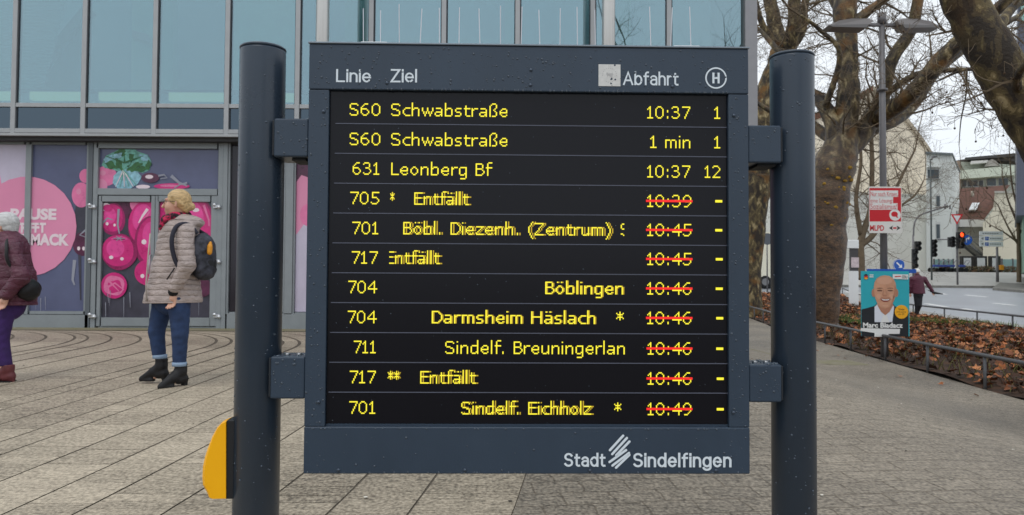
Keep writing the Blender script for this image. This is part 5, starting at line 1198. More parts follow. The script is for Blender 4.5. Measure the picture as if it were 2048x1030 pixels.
MB().tube([W(1863.5, 320, d) - o, W(1864, 316, d) - o, W(1870, 313, d) - o], .05, 8).build('arm', m_pole, rt_)
MB().box((W(1865, 315, d) - o + Vector((0, -.15, 0))).to_tuple(), (W(1872, 312.5, d) - o + Vector((0, .15, 0))).to_tuple(), 0, .01).build('lamp_head', m_pole, rt_)
sig_head(rt_, W(1867, 488, d) - o, 2, .30, .6); sig_head(rt_, W(1867, 505, d) - o, 2, .30, .6)
d = 48
rt_, o, z_, r_ = pole_at(1915, d, 422, 'traffic_light', 'traffic light glowing red under a white triangular give way sign', 'traffic light', 3.4)
sig_head(rt_, W(1918, 481, d) - o + Vector((0, -.12, 0)), 3, .40, 1.05, lit=0); sig_head(rt_, W(1902, 484, d) - o, 3, .34, .62)
MB().tube([W(1876, 479, d) - o, W(1915, 479, d) - o], .035, 8).build('arm', m_pole, rt_)
MB().tube([W(1915, 474, d) - o, W(1958, 474, d) - o], .03, 8).build('arm', m_pole, rt_)
c = W(1913, 436, d) - o; s_ = 12 * d / F
b = MB(); b.prism([(c.x - s_, -.06, c.z + s_ * .62), (c.x + s_, -.06, c.z + s_ * .62), (c.x, -.06, c.z - s_ * 1.1)], (0, .02, 0), 0); b.poly([(c.x - s_ * .62, -.064, c.z + s_ * .40), (c.x, -.064, c.z - s_ * .66), (c.x + s_ * .62, -.064, c.z + s_ * .40)], 1); b.build('give_way_sign', [m_redp, m_swh], rt_)
c = W(1933, 480, d) - o; R_ = 10 * d / F; MB().lathe([(R_, -.08), (R_, -.06)], c, 24, 0, 'Y').build('blue_sign', m_blue, rt_)
b = MB(); b.tube([(c.x - R_ * .2, -.09, c.z - R_ * .55), (c.x - R_ * .2, -.09, c.z + R_ * .25), (c.x + R_ * .2, -.09, c.z + R_ * .35)], R_ * .10, 6); b.poly([(c.x + R_ * .15, -.09, c.z + R_ * .7), (c.x + R_ * .15, -.09, c.z), (c.x + R_ * .65, -.09, c.z + R_ * .35)]); b.build('arrow', m_swh, rt_)
d = 50
rt_, o, z_, r_ = pole_at(1995, d, 494, 'direction_sign', 'white direction sign of three stacked boards on a grey post', 'sign', 5)
for k, (y0, y1) in enumerate(((463, 471), (472.5, 482), (483.5, 493))):
    a = W(1957, y1, d) - o; c = W(2004, y0, d) - o; bd = MB().box((a.x, -.12, a.z), (c.x, -.07, c.z), 0, .008).build('board', m_swh, rt_)
    b = MB(); hh = c.z - a.z; w = c.x - a.x
    if k: b.box((a.x + w * .24, -.128, a.z + hh * .15), (a.x + w * .38, -.1205, c.z - hh * .15), 1); b.text('P', (a.x + w * .285, -.130, a.z + hh * .28), (1, 0, 0), (0, 0, 1), h=hh * .45, m=2); b.poly([(a.x + w * .06, -.125, a.z + hh * .5), (a.x + w * .16, -.125, a.z + hh * .8), (a.x + w * .16, -.125, a.z + hh * .2)], 0)
    for q in range(7): b.box((a.x + w * (.44 + .07 * q) if k else a.x + w * (.12 + .1 * q), -.126, a.z + hh * .38), (a.x + w * (.485 + .07 * q) if k else a.x + w * (.19 + .1 * q), -.1205, a.z + hh * .62), 0)
    b.build('lettering', [mat('sign_grey_print', (130, 132, 134), .5), m_blue, m_swh], bd)
MB().box((W(1999, 540, d) - o + Vector((0, -.12, 0))).to_tuple(), (W(2006, 530, d) - o + Vector((0, .1, 0))).to_tuple(), 0, .03).build('push_button_box', mat('box_orange', (232, 156, 30), .5), rt_)
# light boxes, fence, low planting, parked things at the house wall
d = 58
for i, (a, c, lab) in enumerate(((1926, 1940, 'leftmost of the three white advertising boards near the outside stair'), (1953, 1968, 'white advertising board in the middle below the outside stair'), (1983, 1995, 'advertising board beside the post of the direction sign'))):
    p = W((a + c) / 2, 545, d); o = Vector((p.x, d, float(G(p.x, d)) + .12)); rt_ = empty('advertising_board', o, lab, 'billboard', 'advertising boards at the house wall')
    lo = W(a, 541, d) - o; hi = W(c, 516, d) - o; MB().box((lo.x - .12, -.1, 0), (hi.x + .2, .25, hi.z + .15), 0, .03).build('case', mat('case_dark', (52, 50, 48), .6), rt_)
    MB().box((lo.x, -.13, lo.z), (hi.x, -.101, hi.z)).build('poster', mat('poster_white', (226, 228, 228), .6, var=.06, vscale=3), rt_)
for i, (a, c, lab) in enumerate(((1868, 1906, 'pale green glass fence panel row before the narrow white house'), (2004, 2090, 'pale green glass fence before the cream white house'))):
    p = W(a, 545, d + 1); o = Vector((p.x, d + 1, float(G(p.x, d + 1)))); rt_ = empty('glass_fence', o, lab, 'fence')
    lo = W(a, 540, d + 1) - o; hi = W(c, 519, d + 1) - o
    MB().box((0, -.02, .1), (hi.x, .02, hi.z)).build('panel', mat('fence_green', (150, 186, 182), .3, var=.05), rt_)
    for k in range(5): MB().box((hi.x * k / 4 - .04, -.06, 0), (hi.x * k / 4 + .04, .06, hi.z + .05)).build('post', m_pole, rt_)
m_cart = mat('cart_blue', (62, 82, 160), .5)
for i, (a, lab) in enumerate(((1870, 'low blue cart at the foot of the thin lamp post'), (1884, 'second low blue cart from the thin lamp post'), (1901, 'low blue cart left of the traffic light pole'), (1922, 'low blue cart right of the traffic light pole'))):
    d = 57; p = W(a, 548, d); o = Vector((p.x, d, float(G(p.x, d)) + .12)); rt_ = empty('hand_cart', o, lab, 'cart', 'blue carts along the wall')
    MB().box((-.22, -.25, .40), (.22, .25, .56), 0, .03).build('basket', m_cart, rt_)
    MB().tube([(.35, -.25, .6), (.55, -.25, .9), (.55, .25, .9), (.35, .25, .6)], .03, 6).build('handle', mat('cart_grey', (150, 150, 154), .5), rt_)
    for sx in (-.25, .25):
        for sy in (-.25, .25): MB().lathe([(.16, -.03), (.17, 0), (.16, .03)], (sx, sy, .17), 12, 0, 'Y').build('wheel', m_black, rt_)
b = MB(); rr = random.Random(9)
for i in range(1500):
    px = rr.choice((rr.uniform(1880, 1900), rr.uniform(1925, 1990), rr.uniform(2000, 2090))); d = 57.4 + rr.random(); p = W(px, 548, d); c = Vector((p.x, d, float(G(p.x, d)) + rr.uniform(.1, .62))); s_ = .09
    v = Vector((rr.gauss(0, 1), rr.gauss(0, 1), rr.gauss(0, 1))).normalized() * s_; q = v.orthogonal().normalized() * s_; b.add([c - v, c + q, c + v, c - q], [(0, 1, 2, 3)], rr.choice((0, 0, 1)))
tag(b.build('low_planting', [mat('hedge_olive', (92, 84, 58), .85), mat('hedge_brown', (112, 84, 60), .85)]), kind='stuff')
# white sign pillar beside the bare tree
d = 34; p = W(1700, 575, d); o = Vector((p.x, d, float(G(p.x, d)))); rt_ = empty('sign_pillar', o, 'white sign pillar with a small notice beside the bare tree', 'sign')
lo = W(1693, 497, d) - o; hi = W(1716, 480, d) - o; MB().box((lo.x, -.1, lo.z), (hi.x, .1, hi.z), 0, .03).build('box', m_swh, rt_)
lo = W(1700, 560, d) - o; hi = W(1715, 497, d) - o; MB().box((lo.x, -.06, 0), (hi.x, .06, hi.z - .005)).build('post', mat('pillar_dark', (70, 68, 70), .6), rt_)
lo = W(1701, 535, d) - o; hi = W(1716, 515, d) - o; MB().box((lo.x, -.09, lo.z), (hi.x, -.061, hi.z)).build('notice', mat('notice_pink', (206, 190, 194), .6, var=.2, vscale=6), rt_)
lo = W(1699, 560, d) - o; hi = W(1714, 542, d) - o; MB().box((lo.x - .08, -.14, -.05), (hi.x, -.091, hi.z)).build('base_plate', m_swh, rt_)
# lorry on the cross street
d = 46.0; p = W(1500, 560, d); o = Vector((p.x, d, float(G(p.x, d)))); rt_ = empty('lorry', o, 'cream white lorry half hidden behind the right post', 'lorry')
gz = 0; F3 = lambda px, py: W(px, py, d) - o
top = F3(1540, 464); low = F3(1498, 540); xr_ = F3(1640, 500).x
MB().prism([(low.x, 0, .62), (xr_, 0, .62), (xr_, 0, top.z), (F3(1512, 464).x, 0, top.z), (F3(1503, 500).x, 0, F3(1503, 500).z)], (0, 2.3, 0)).build('body', mat('lorry_cream', (232, 228, 208), .4, var=.03), rt_)
MB().box((low.x + .1, .1, .34), (xr_, 2.2, .615)).build('chassis', m_black, rt_)
for x_ in (low.x + 1.0, xr_ - .9):
    for y_ in (-.02, 2.08):
        w_ = MB().lathe([(.30, 0), (.42, .03), (.42, .22), (.30, .25)], (x_, y_, .42), 20, 0, 'Y').build('wheel', mat('tyre_black', (30, 30, 32), .8), rt_)
        MB().lathe([(.22, -.012), (.22, 0)], (x_, y_, .42), 16, 0, 'Y').build('rim', mat('rim_grey', (130, 130, 132), .5, metal=.5), w_)
MB().box((low.x + .02, -.03, .75), (low.x + .22, -.001, .95)).build('tail_light', m_redp, rt_)
d = 44; rt_, o, z_, r_ = pole_at(1534.5, d, 468, 'traffic_sign', 'grey backed round sign on a thin post in front of the lorry', 'traffic sign', 2.6)
MB().lathe([(.34, -.05), (.34, -.03)], W(1534.5, 478, d) - o, 24, 0, 'Y').build('disc', mat('sign_back_grey', (92, 98, 106), .5), rt_)
# ------------------------------------------------------------------ people: bodies and clothes grown from blended limb volumes
def seg(a, b, ra, rb=None, sq=None): return ('c', np.array(a, float), np.array(b, float), ra, ra if rb is None else rb, sq)
def ell(c, r, yaw=0.0): return ('e', np.array(c, float), np.array(r, float), yaw)
def sdf_mesh(prims, h, k=.03, cut=None, disp=None):
    """smooth union of tapered limbs and ellipsoids -> surface-net mesh; cut: extra half-space functions; disp: displacement field"""
    lo = np.full(3, 1e9); hi = -lo
    for p in prims:
        if p[0] == 'c': r = max(p[3], p[4]) * 1.25; lo = np.minimum(lo, np.minimum(p[1], p[2]) - r); hi = np.maximum(hi, np.maximum(p[1], p[2]) + r)
        else: lo = np.minimum(lo, p[1] - max(p[2])); hi = np.maximum(hi, p[1] + max(p[2]))
    lo -= k + 3 * h + .01; hi += k + 3 * h + .01; n = np.ceil((hi - lo) / h).astype(int) + 1
    ax = [lo[i] + np.arange(n[i]) * h for i in range(3)]; V = np.full(n, .2, np.float32)
    for p in prims:
        if p[0] == 'c': r = max(p[3], p[4]) * 1.25; l0 = np.minimum(p[1], p[2]) - r; h0 = np.maximum(p[1], p[2]) + r
        else: l0 = p[1] - max(p[2]); h0 = p[1] + max(p[2])
        i0 = np.clip(((l0 - k * 1.5 - .02 - lo) / h).astype(int), 0, n); i1 = np.clip(((h0 + k * 1.5 + .02 - lo) / h).astype(int) + 2, 0, n)
        X, Y, Z = np.meshgrid(*[ax[i][i0[i]:i1[i]] for i in range(3)], indexing='ij'); P_ = np.stack([X, Y, Z], -1)
        if p[0] == 'c':
            a, b_ = p[1], p[2]; ab = b_ - a; t = np.clip(((P_ - a) @ ab) / max(1e-9, ab @ ab), 0, 1); q = P_ - a - t[..., None] * ab
            if p[5] is not None: q = q / np.array(p[5])
            D_ = np.sqrt((q ** 2).sum(-1)) - (p[3] + (p[4] - p[3]) * t)
        else:
            q = P_ - p[1]
            if p[3]: c_, s_ = math.cos(p[3]), math.sin(p[3]); q = np.stack([q[..., 0] * c_ + q[..., 1] * s_, -q[..., 0] * s_ + q[..., 1] * c_, q[..., 2]], -1)
            q0 = np.sqrt(((q / p[2]) ** 2).sum(-1)); q1 = np.sqrt(((q / p[2] ** 2) ** 2).sum(-1)) + 1e-9; D_ = q0 * (q0 - 1) / q1
        sl = tuple(slice(i0[i], i1[i]) for i in range(3)); B_ = V[sl]
        ke = min(k, .35 * max(p[3], p[4]) + .003) if p[0] == 'c' else k       # thin limbs such as fingers blend tightly
        hh = np.clip(.5 + .5 * (B_ - D_) / ke, 0, 1); V[sl] = (B_ * (1 - hh) + D_ * hh) - ke * hh * (1 - hh)
    if cut or disp:
        X, Y, Z = np.meshgrid(*ax, indexing='ij')
        if disp: V = V + disp(X, Y, Z)
        for c_ in cut or []: V = np.maximum(V, c_(X, Y, Z))
    I = V < 0; nx, ny, nz = V.shape
    cnt = np.zeros((nx - 1, ny - 1, nz - 1), np.int16); acc = np.zeros((nx - 1, ny - 1, nz - 1, 3), np.float32)
    gi = np.stack(np.meshgrid(np.arange(nx), np.arange(ny), np.arange(nz), indexing='ij'), -1).astype(np.float32)
    quads = []
    for axis in range(3):
        s0 = [slice(None)] * 3; s1 = [slice(None)] * 3; s0[axis] = slice(0, -1); s1[axis] = slice(1, None)
        a = V[tuple(s0)]; b_ = V[tuple(s1)]; cr_ = (a < 0) != (b_ < 0); ids = np.argwhere(cr_)
        av = a[cr_]; bv = b_[cr_]; t = av / (av - bv); pos = ids.astype(np.float32).copy(); pos[:, axis] += t
        o1, o2 = [(1, 2), (2, 0), (0, 1)][axis]; cells = []
        for d1, d2 in ((0, 0), (-1, 0), (-1, -1), (0, -1)):
            c = ids.copy(); c[:, o1] += d1; c[:, o2] += d2; cells.append(c)
        ok = np.all([(c >= 0).all(1) & (c < np.array(cnt.shape)).all(1) for c in cells], 0)
        for c in cells:
            cc = c[ok]; np.add.at(cnt, tuple(cc.T), 1); np.add.at(acc, tuple(cc.T), pos[ok])
        fl = (av < 0)[ok]; Q_ = np.stack([c[ok] for c in cells], 1); Q_[~fl] = Q_[~fl][:, ::-1]; quads.append(Q_)
    idx = np.full(cnt.shape, -1); on = cnt > 0; idx[on] = np.arange(on.sum()); vs = acc[on] / cnt[on][:, None] * h + lo
    q = np.concatenate(quads); f = idx[q[..., 0], q[..., 1], q[..., 2]]
    # two rounds of light smoothing
    e = np.concatenate([f[:, [i, (i + 1) % 4]] for i in range(4)]); 
    for _ in range(2):
        s_ = np.zeros_like(vs); c_ = np.zeros(len(vs)); np.add.at(s_, e[:, 0], vs[e[:, 1]]); np.add.at(c_, e[:, 0], 1); np.add.at(s_, e[:, 1], vs[e[:, 0]]); np.add.at(c_, e[:, 1], 1)
        vs = vs * .5 + s_ / np.maximum(c_, 1)[:, None] * .5
    return vs, f
def sdf_obj(name, prims, h, mats, parent=None, k=.03, cut=None, disp=None, paint=None):
    vs, f = sdf_mesh(prims, h, k, cut, disp); me = bpy.data.meshes.new(name); me.from_pydata(vs.tolist(), [], f.tolist())
    for m in (mats if isinstance(mats, (list, tuple)) else [mats]): me.materials.append(m)
    if paint is not None:
        ce = vs[f].mean(1); me.polygons.foreach_set('material_index', paint(ce).astype(np.int32))
    me.polygons.foreach_set('use_smooth', [True] * len(f)); me.update()
    o = bpy.data.objects.new(name, me); col.objects.link(o)
    if parent: o.parent = parent
    return o
m_skin_ = mat('skin', (206, 160, 138), .5, var=.06, vscale=30); m_lip = mat('lips', (168, 92, 88), .5); m_eye = mat('eye_dark', (48, 40, 38), .3); m_black_cl = mat('black_leather', (17, 16, 19), .6); m_denim = mat('denim_blue', (40, 58, 92), .85, var=.25, vscale=10, bump=.3, bscale=200); m_cuff = mat('denim_cuff', (138, 160, 186), .85)
def hand(x, y, z, fw_, dn, side, s=1.0):
    """palm and five fingers hanging from a wrist; fw_: direction of the thumb edge, dn: direction of the fingers"""
    w = np.array((x, y, z), float); f_ = np.array(fw_, float); f_ /= np.linalg.norm(f_); d_ = np.array(dn, float); d_ /= np.linalg.norm(d_); n_ = np.cross(f_, d_) * side; out = []
    out.append(seg(w, w + d_ * .05 * s, .024 * s, .027 * s)); out.append(seg(w + d_ * .04 * s + f_ * .018 * s, w + d_ * .085 * s + f_ * .022 * s, .018 * s, .014 * s)); out.append(seg(w + d_ * .04 * s - f_ * .018 * s, w + d_ * .08 * s - f_ * .022 * s, .017 * s, .013 * s))
    for i, (o_, l_) in enumerate(((.028, .066), (.010, .076), (-.009, .070), (-.027, .056))):
        a = w + d_ * .085 * s + f_ * o_ * s; b_ = a + (d_ * .8 + n_ * .35) * l_ * .5 * s; c = b_ + (d_ * .55 + n_ * .8) * l_ * .5 * s
        out += [seg(a, b_, .0092 * s, .0085 * s), seg(b_, c, .0085 * s, .007 * s)]
    a = w + d_ * .03 * s + f_ * .024 * s; b_ = a + (d_ * .6 + f_ * .6 + n_ * .3) * .04 * s; c = b_ + (d_ * .9 + n_ * .3) * .03 * s
    return out + [seg(a, b_, .0125 * s, .0105 * s), seg(b_, c, .0105 * s, .008 * s)]
def head(cx, cy, cz, yaw, s=1.0):
    """face looks along -X turned by yaw; centre of the skull; returns limbs"""
    c_, s_ = math.cos(yaw), math.sin(yaw)
    def p(f, l, u): return (cx + (-f * c_ + l * s_) * s, cy + (-f * s_ - l * c_) * s, cz + u * s)
    out = [ell(p(-.018, 0, .025), np.array((.098, .076, .098)) * s, yaw), ell(p(.028, 0, -.045), np.array((.068, .058, .082)) * s, yaw)]
    out += [seg(p(.082, 0, .022), p(.112, 0, -.028), .010 * s, .0145 * s), seg(p(.058, 0, -.105), p(.074, 0, -.108), .022 * s, .018 * s)]      # nose, chin
    out += [seg(p(.078, .034, .034), p(.086, .004, .036), .011 * s, .011 * s), seg(p(.078, -.034, .034), p(.086, -.004, .036), .011 * s, .011 * s)]   # brow
    out += [seg(p(.080, .018, -.066), p(.086, 0, -.064), .009 * s, .011 * s), seg(p(.080, -.018, -.066), p(.086, 0, -.064), .009 * s, .011 * s)]   # lips
    out += [ell(p(.058, .040, -.03), np.array((.03, .022, .03)) * s, yaw), ell(p(.058, -.040, -.03), np.array((.03, .022, .03)) * s, yaw)]
    for l in (.074, -.074): out += [seg(p(-.012, l, .012), p(-.006, l, -.028), .013 * s, .010 * s)]
    return out, p
def paint_face(p, s=1.0):
    pts = [(np.array(p(.086, .033, .012)), .012, 2), (np.array(p(.086, -.033, .012)), .012, 2), (np.array(p(.090, 0, -.066)), .018, 1)]
    def f(c):
        r = np.zeros(len(c), int)
        for q, rad_, m in pts: r[((c - q) ** 2).sum(1) < (rad_ * s) ** 2] = m
        return r
    return f
def quilt(amp, step, z0, ph=0.0):
    def f(X, Y, Z): 
        u = (Z - z0) / step + .12 * np.sin(X * 9 + ph) + .1 * np.sin(Y * 11 + ph)
        return -amp * np.abs(np.sin(np.pi * u)) ** .7 + amp * .5 - .0025 * np.sin(X * 41 + 3 * np.sin(Z * 23)) * np.sin(Z * 37 + 2 * np.sin(Y * 29))
    return f
def wrinkle(amp): return lambda X, Y, Z: amp * np.sin(X * 31 + 4 * np.sin(Z * 17)) * np.sin(Z * 43 + 3 * np.sin(X * 13 + Y * 19)) + amp * .6 * np.sin(Z * 83 + 5 * np.sin(Y * 21))

# ---- woman in the quilted coat, walking to the left
D_w = 6.6; fo = W(345, 770, D_w); wo = Vector((fo.x, D_w, fo.z)); wo.z = max(wo.z, float(G(wo.x, wo.y)) - .005)
SC = F / D_w
def q(px, py, y=0.0): return ((px - 345) / SC, y, (770 - py) / SC)
hd, hp = head(*q(348, 409, -.02), R(14), .98)
body = hd + [seg(q(352, 425), q(356, 452, .0), .052, .06), seg(q(352, 470, .0), q(348, 560), .12, .13, (1.15, .85, 1)), seg(q(345, 560), q(345, 586), .12, .12, (1.1, .85, 1)),
  seg(q(372, 468, -.12), q(388, 530, -.17), .05, .042), seg(q(388, 530, -.17), q(361, 582, -.16), .042, .028), seg(q(336, 468, .13), q(312, 530, .18), .05, .042), seg(q(312, 530, .18), q(290, 574, .12), .040, .028),
  seg(q(322, 600, .07), q(308, 664, .04), .070, .052), seg(q(308, 664, .04), q(314, 735, .06), .050, .032), seg(q(358, 600, -.07), q(366, 668, -.08), .072, .052), seg(q(366, 668, -.08), q(365, 745, -.055), .050, .032),
  seg(q(314, 745, .06), q(304, 755, .06), .03, .022), seg(q(365, 750, -.055), q(358, 760, -.10), .03, .022)]
body += hand(*q(360, 586, -.16), (-1, .2, 0), (-.1, 0, -1), 1, 1.0) + hand(*q(289, 579, .12), (-1, 0, 0), (.05, 0, -1), -1, .95)
woman = sdf_obj('person', body, .0045, [m_skin_, m_lip, m_eye], None, .022, paint=paint_face(hp, .98)); woman.location = wo
tag(woman, 'woman in a taupe quilted coat and blue jeans walking to the left', 'person')
def quilted(name, rgb, step, rough=.4):
    m = mat(name, rgb, rough, var=.14, vscale=9, spec=.6); n = m.node_tree; l = n.links.new; b_ = n.nodes['Principled BSDF']
    tcn = n.nodes.new('ShaderNodeTexCoord'); sp_ = n.nodes.new('ShaderNodeSeparateXYZ'); l(tcn.outputs['Object'], sp_.inputs[0])
    t = n.nodes.new('ShaderNodeTexNoise'); t.inputs['Scale'].default_value = 6; t.inputs['Detail'].default_value = 3; l(tcn.outputs['Object'], t.inputs['Vector'])
    def ma(op, a, bb):
        q_ = n.nodes.new('ShaderNodeMath'); q_.operation = op
        for i_, s_ in enumerate((a, bb)):
            if isinstance(s_, (int, float)): q_.inputs[i_].default_value = s_
            else: l(s_, q_.inputs[i_])
        return q_.outputs[0]
    z_ = ma('ADD', sp_.outputs[2], ma('MULTIPLY', t.outputs['Fac'], .035)); w = ma('POWER', ma('ABSOLUTE', ma('SINE', ma('MULTIPLY', z_, math.pi / step), 0), 0), .35)
    mp = n.nodes.new('ShaderNodeMapping'); mp.inputs['Scale'].default_value = (22, 22, 34); l(tcn.outputs['Object'], mp.inputs[0])
    t2 = n.nodes.new('ShaderNodeTexNoise'); t2.inputs['Scale'].default_value = 1; t2.inputs['Detail'].default_value = 4; t2.inputs['Distortion'].default_value = 1.2; l(mp.outputs[0], t2.inputs['Vector'])
    hgt = ma('ADD', w, ma('MULTIPLY', t2.outputs['Fac'], 1.5)); bu = n.nodes.new('ShaderNodeBump'); bu.inputs['Strength'].default_value = .8; bu.inputs['Distance'].default_value = .014; l(hgt, bu.inputs['Height']); l(bu.outputs[0], b_.inputs['Normal'])
    return m
m_coat = quilted('coat_taupe', (172, 157, 152), .05)
coat = [seg(q(353, 462), q(346, 540), .150, .172, (1.12, .86, 1)), seg(q(346, 540), q(343, 604), .172, .214, (1.18, .86, 1)), seg(q(330, 462, .10), q(376, 464, -.10), .085, .085),
  seg(q(376, 468, -.13), q(388, 532, -.19), .078, .068), seg(q(388, 532, -.19), q(364, 576, -.175), .066, .052), seg(q(334, 468, .13), q(312, 530, .19), .076, .066), seg(q(312, 530, .19), q(293, 568, .135), .064, .050),
  seg(q(350, 446), q(356, 458), .080, .10), ell(q(379, 446, .0), (.095, .12, .055)), ell(q(366, 442, .0), (.09, .13, .05))]
zc = q(0, 607)[2]; zq = q(0, 470)[2]
coat_o = sdf_obj('coat', coat, .0065, m_coat, woman, .03, cut=[lambda X, Y, Z: np.where(np.abs(X) < .3, zc + .02 * (X + .1) - Z, -1.0), lambda X, Y, Z: .028 - np.sqrt((X - q(349, 0)[0]) ** 2 + Y ** 2) * 1.0 + np.where(Z > q(0, 440)[2], .03, -1)], disp=lambda X, Y, Z: wrinkle(.0022)(X, Y, Z))
# zip, pocket piping on the coat
b = MB(); b.tube([q(308, 470, -.12), q(306, 520, -.135), q(305, 570, -.15), q(307, 602, -.155)], .007, 6); b.build('zip', mat('zip_grey', (176, 166, 160), .4), coat_o)
MB().tube([q(350, 560, -.195), q(364, 538, -.19)], .006, 6).build('pocket_edge', m_black_cl, coat_o)
m_knit = mat('cuff_black', (24, 23, 26), .9)
for c0, c1 in ((q(366, 573, -.175), q(360, 584, -.165)), (q(294, 566, .135), q(289, 577, .125))): sdf_obj('cuff', [seg(c0, c1, .046, .043)], .006, m_knit, coat_o, .01)
def cyl_cut(z, up=True): return (lambda X, Y, Z: z - Z) if up else (lambda X, Y, Z: Z - z)
m_jean = m_denim
jeans = [seg(q(343, 580), q(341, 602), .125, .13, (1.15, .85, 1)), seg(q(317, 600, .07), q(307, 664, .04), .094, .070), seg(q(307, 664, .04), q(312, 722, .06), .068, .054), seg(q(362, 600, -.07), q(366, 668, -.08), .096, .070), seg(q(366, 668, -.08), q(364, 730, -.06), .068, .054)]
jo = sdf_obj('jeans', jeans, .0065, [m_denim], woman, .012, disp=wrinkle(.0014), cut=[lambda X, Y, Z: np.where(X < q(338, 0)[0], q(0, 712)[2] - Z, q(0, 724)[2] - Z)])
for a, c in ((q(311.5, 711, .06), q(312.5, 719, .06)), (q(364.5, 723, -.06), q(364, 731, -.06))): MB().lathe([(.050, 0), (.061, .002), (.061, a[2] - c[2]), (.050, a[2] - c[2] + .004)], c, 22).build('turn_up', m_cuff, jo)
def boot(ax, ay, z0, dirv, name='boot', m=m_black_cl, s=1.0, heel=.045, shaft=.16):
    d_ = np.array((dirv[0], dirv[1], 0.0)); d_ /= np.linalg.norm(d_); a = np.array((ax, ay, z0)); u = np.array((0, 0, 1.0))
    pr = [seg(a + u * shaft, a + u * (.09 + heel), .054 * s, .047 * s), seg(a + u * (.09 + heel), a + u * (.05 + heel * .7) + d_ * .07 * s, .050 * s, .042 * s), seg(a + u * (.05 + heel * .7) + d_ * .07 * s, a + u * .026 + d_ * .175 * s, .042 * s, .022 * s), seg(a + u * (heel + .03) - d_ * .02 * s, a + u * (heel + .02) + d_ * .02 * s, .043 * s, .042 * s), seg(a + u * .012 + d_ * .09 * s, a + u * .012 + d_ * .18 * s, .034 * s, .020 * s)]
    pr += [seg(a - d_ * .035 * s + u * .012, a - d_ * .03 * s + u * (heel + .02), .026 * s, .034 * s)]
    return sdf_obj(name, pr, .0055, m, woman if name == 'boot' else None, .018, cut=[cyl_cut(z0, True), cyl_cut(z0 + shaft, False)])
g_l = q(0, 764)[2]; boot(q(316, 0)[0], .06, g_l - .004, (-1, .05), s=1.0, shaft=.20); boot(q(366, 0)[0], -.05, q(0, 772)[2] + .002, (-.62, -.78), s=1.0, shaft=.20)
m_hair = mat('hair_blond', (192, 162, 116), .5, var=.32, vscale=9, stretch=(.8, 6, 6), bump=.35, bscale=14)
def hcap(p, s, cut_front=.045):
    q0 = np.array(p(0, 0, 0)); fd = np.array(p(1, 0, 0)) - q0; fd /= np.linalg.norm(fd)
    return [lambda X, Y, Z: ((X - q0[0]) * fd[0] + (Y - q0[1]) * fd[1]) - (cut_front + .35 * np.maximum(0, (Z - q0[2]) - .03)) + np.maximum(0, q0[2] + .02 - Z) * 1.4]
hair = [ell(hp(-.022, 0, .034), (.104, .084, .100), R(14)), ell(hp(-.070, 0, -.03), (.05, .058, .055), R(14)), ell(hp(-.128, 0, -.022), (.030, .036, .034), R(14)), seg(hp(.02, .074, .06), hp(-.06, .07, -.01), .012, .016), seg(hp(.02, -.074, .06), hp(-.06, -.07, -.01), .012, .016)]
sdf_obj('hair', hair, .0055, m_hair, woman, .02, cut=hcap(hp, 1, .058), disp=lambda X, Y, Z: .0007 * np.sin(Z * 190 - X * 60 + 3 * np.sin(X * 22)))
b = MB(); b.tube([hp(.10, .062, .014), hp(.03, .080, .016), hp(-.01, .082, .014)], .0022, 5); 
for l in (.034, -.034):
    c = Vector(hp(.105, l, .012)); b.tube([c + Vector((0, .022 * math.cos(a), .018 * math.sin(a))) for a in np.linspace(0, 6.283, 15)], .0018, 5)
b.build('glasses', mat('spectacle_dark', (60, 56, 58), .4), woman)
m_scarf = mat('scarf_red_black', (196, 40, 84), .85, vscale=26, rgb2=(34, 26, 34), lo=.46, hi=.54)
scarf = [seg(q(334, 440, -.075), q(352, 434, -.085), .034, .034), seg(q(330, 446, .05), q(334, 440, -.075), .036, .036), seg(q(352, 434, -.085), q(366, 432, .03), .034, .034), seg(q(366, 432, .03), q(346, 438, .09), .034, .034), seg(q(346, 438, .09), q(330, 446, .05), .036, .036), seg(q(334, 444, -.08), q(326, 458, -.07), .04, .030)]
sdf_obj('scarf', scarf, .0055, m_scarf, woman, .015, disp=wrinkle(.004))
# her backpack
bpk = empty('backpack', wo + Vector(q(405, 557)), 'dark patterned backpack on the back of the woman in the quilted coat', 'backpack')
bo = Vector(q(405, 557)); m_bag = mat('backpack_navy', (34, 36, 46), .7, var=.5, vscale=16, rgb2=(70, 72, 84))
def qb(px, py, y=0.0): return tuple(Vector(q(px, py, y)) - bo)
sdf_obj('bag', [ell(qb(401, 512), (.085, .15, .20)), seg(qb(402, 490), qb(404, 540), .085, .095, (1, 1.5, 1))], .008, m_bag, bpk, .03, disp=wrinkle(.003))
sdf_obj('front_pocket', [ell(qb(412, 530), (.060, .11, .10))], .008, mat('backpack_black', (26, 26, 30), .7), bpk, .02)
MB().tube(smooth_path([qb(398, 470, -.1), qb(384, 452, -.13), qb(368, 456, -.195), qb(362, 480, -.23), qb(364, 510, -.22), qb(374, 536, -.20), qb(394, 548, -.15)], 4), .019, 8).build('strap', mat('strap_navy', (38, 38, 52), .7), bpk)
MB().tube(smooth_path([qb(398, 470, .1), qb(360, 452, .13), qb(330, 466, .19), qb(318, 490, .21), qb(326, 520, .2)], 4), .018, 8).build('strap', mat('strap_navy', (38, 38, 52), .7), bpk)
sdf_obj('bottle', [seg(qb(421, 506, -.08), qb(422, 494, -.08), .024, .022), seg(qb(422, 492, -.08), qb(423, 487, -.08), .015, .013)], .006, mat('bottle_orange', (222, 150, 40), .4), bpk, .01)

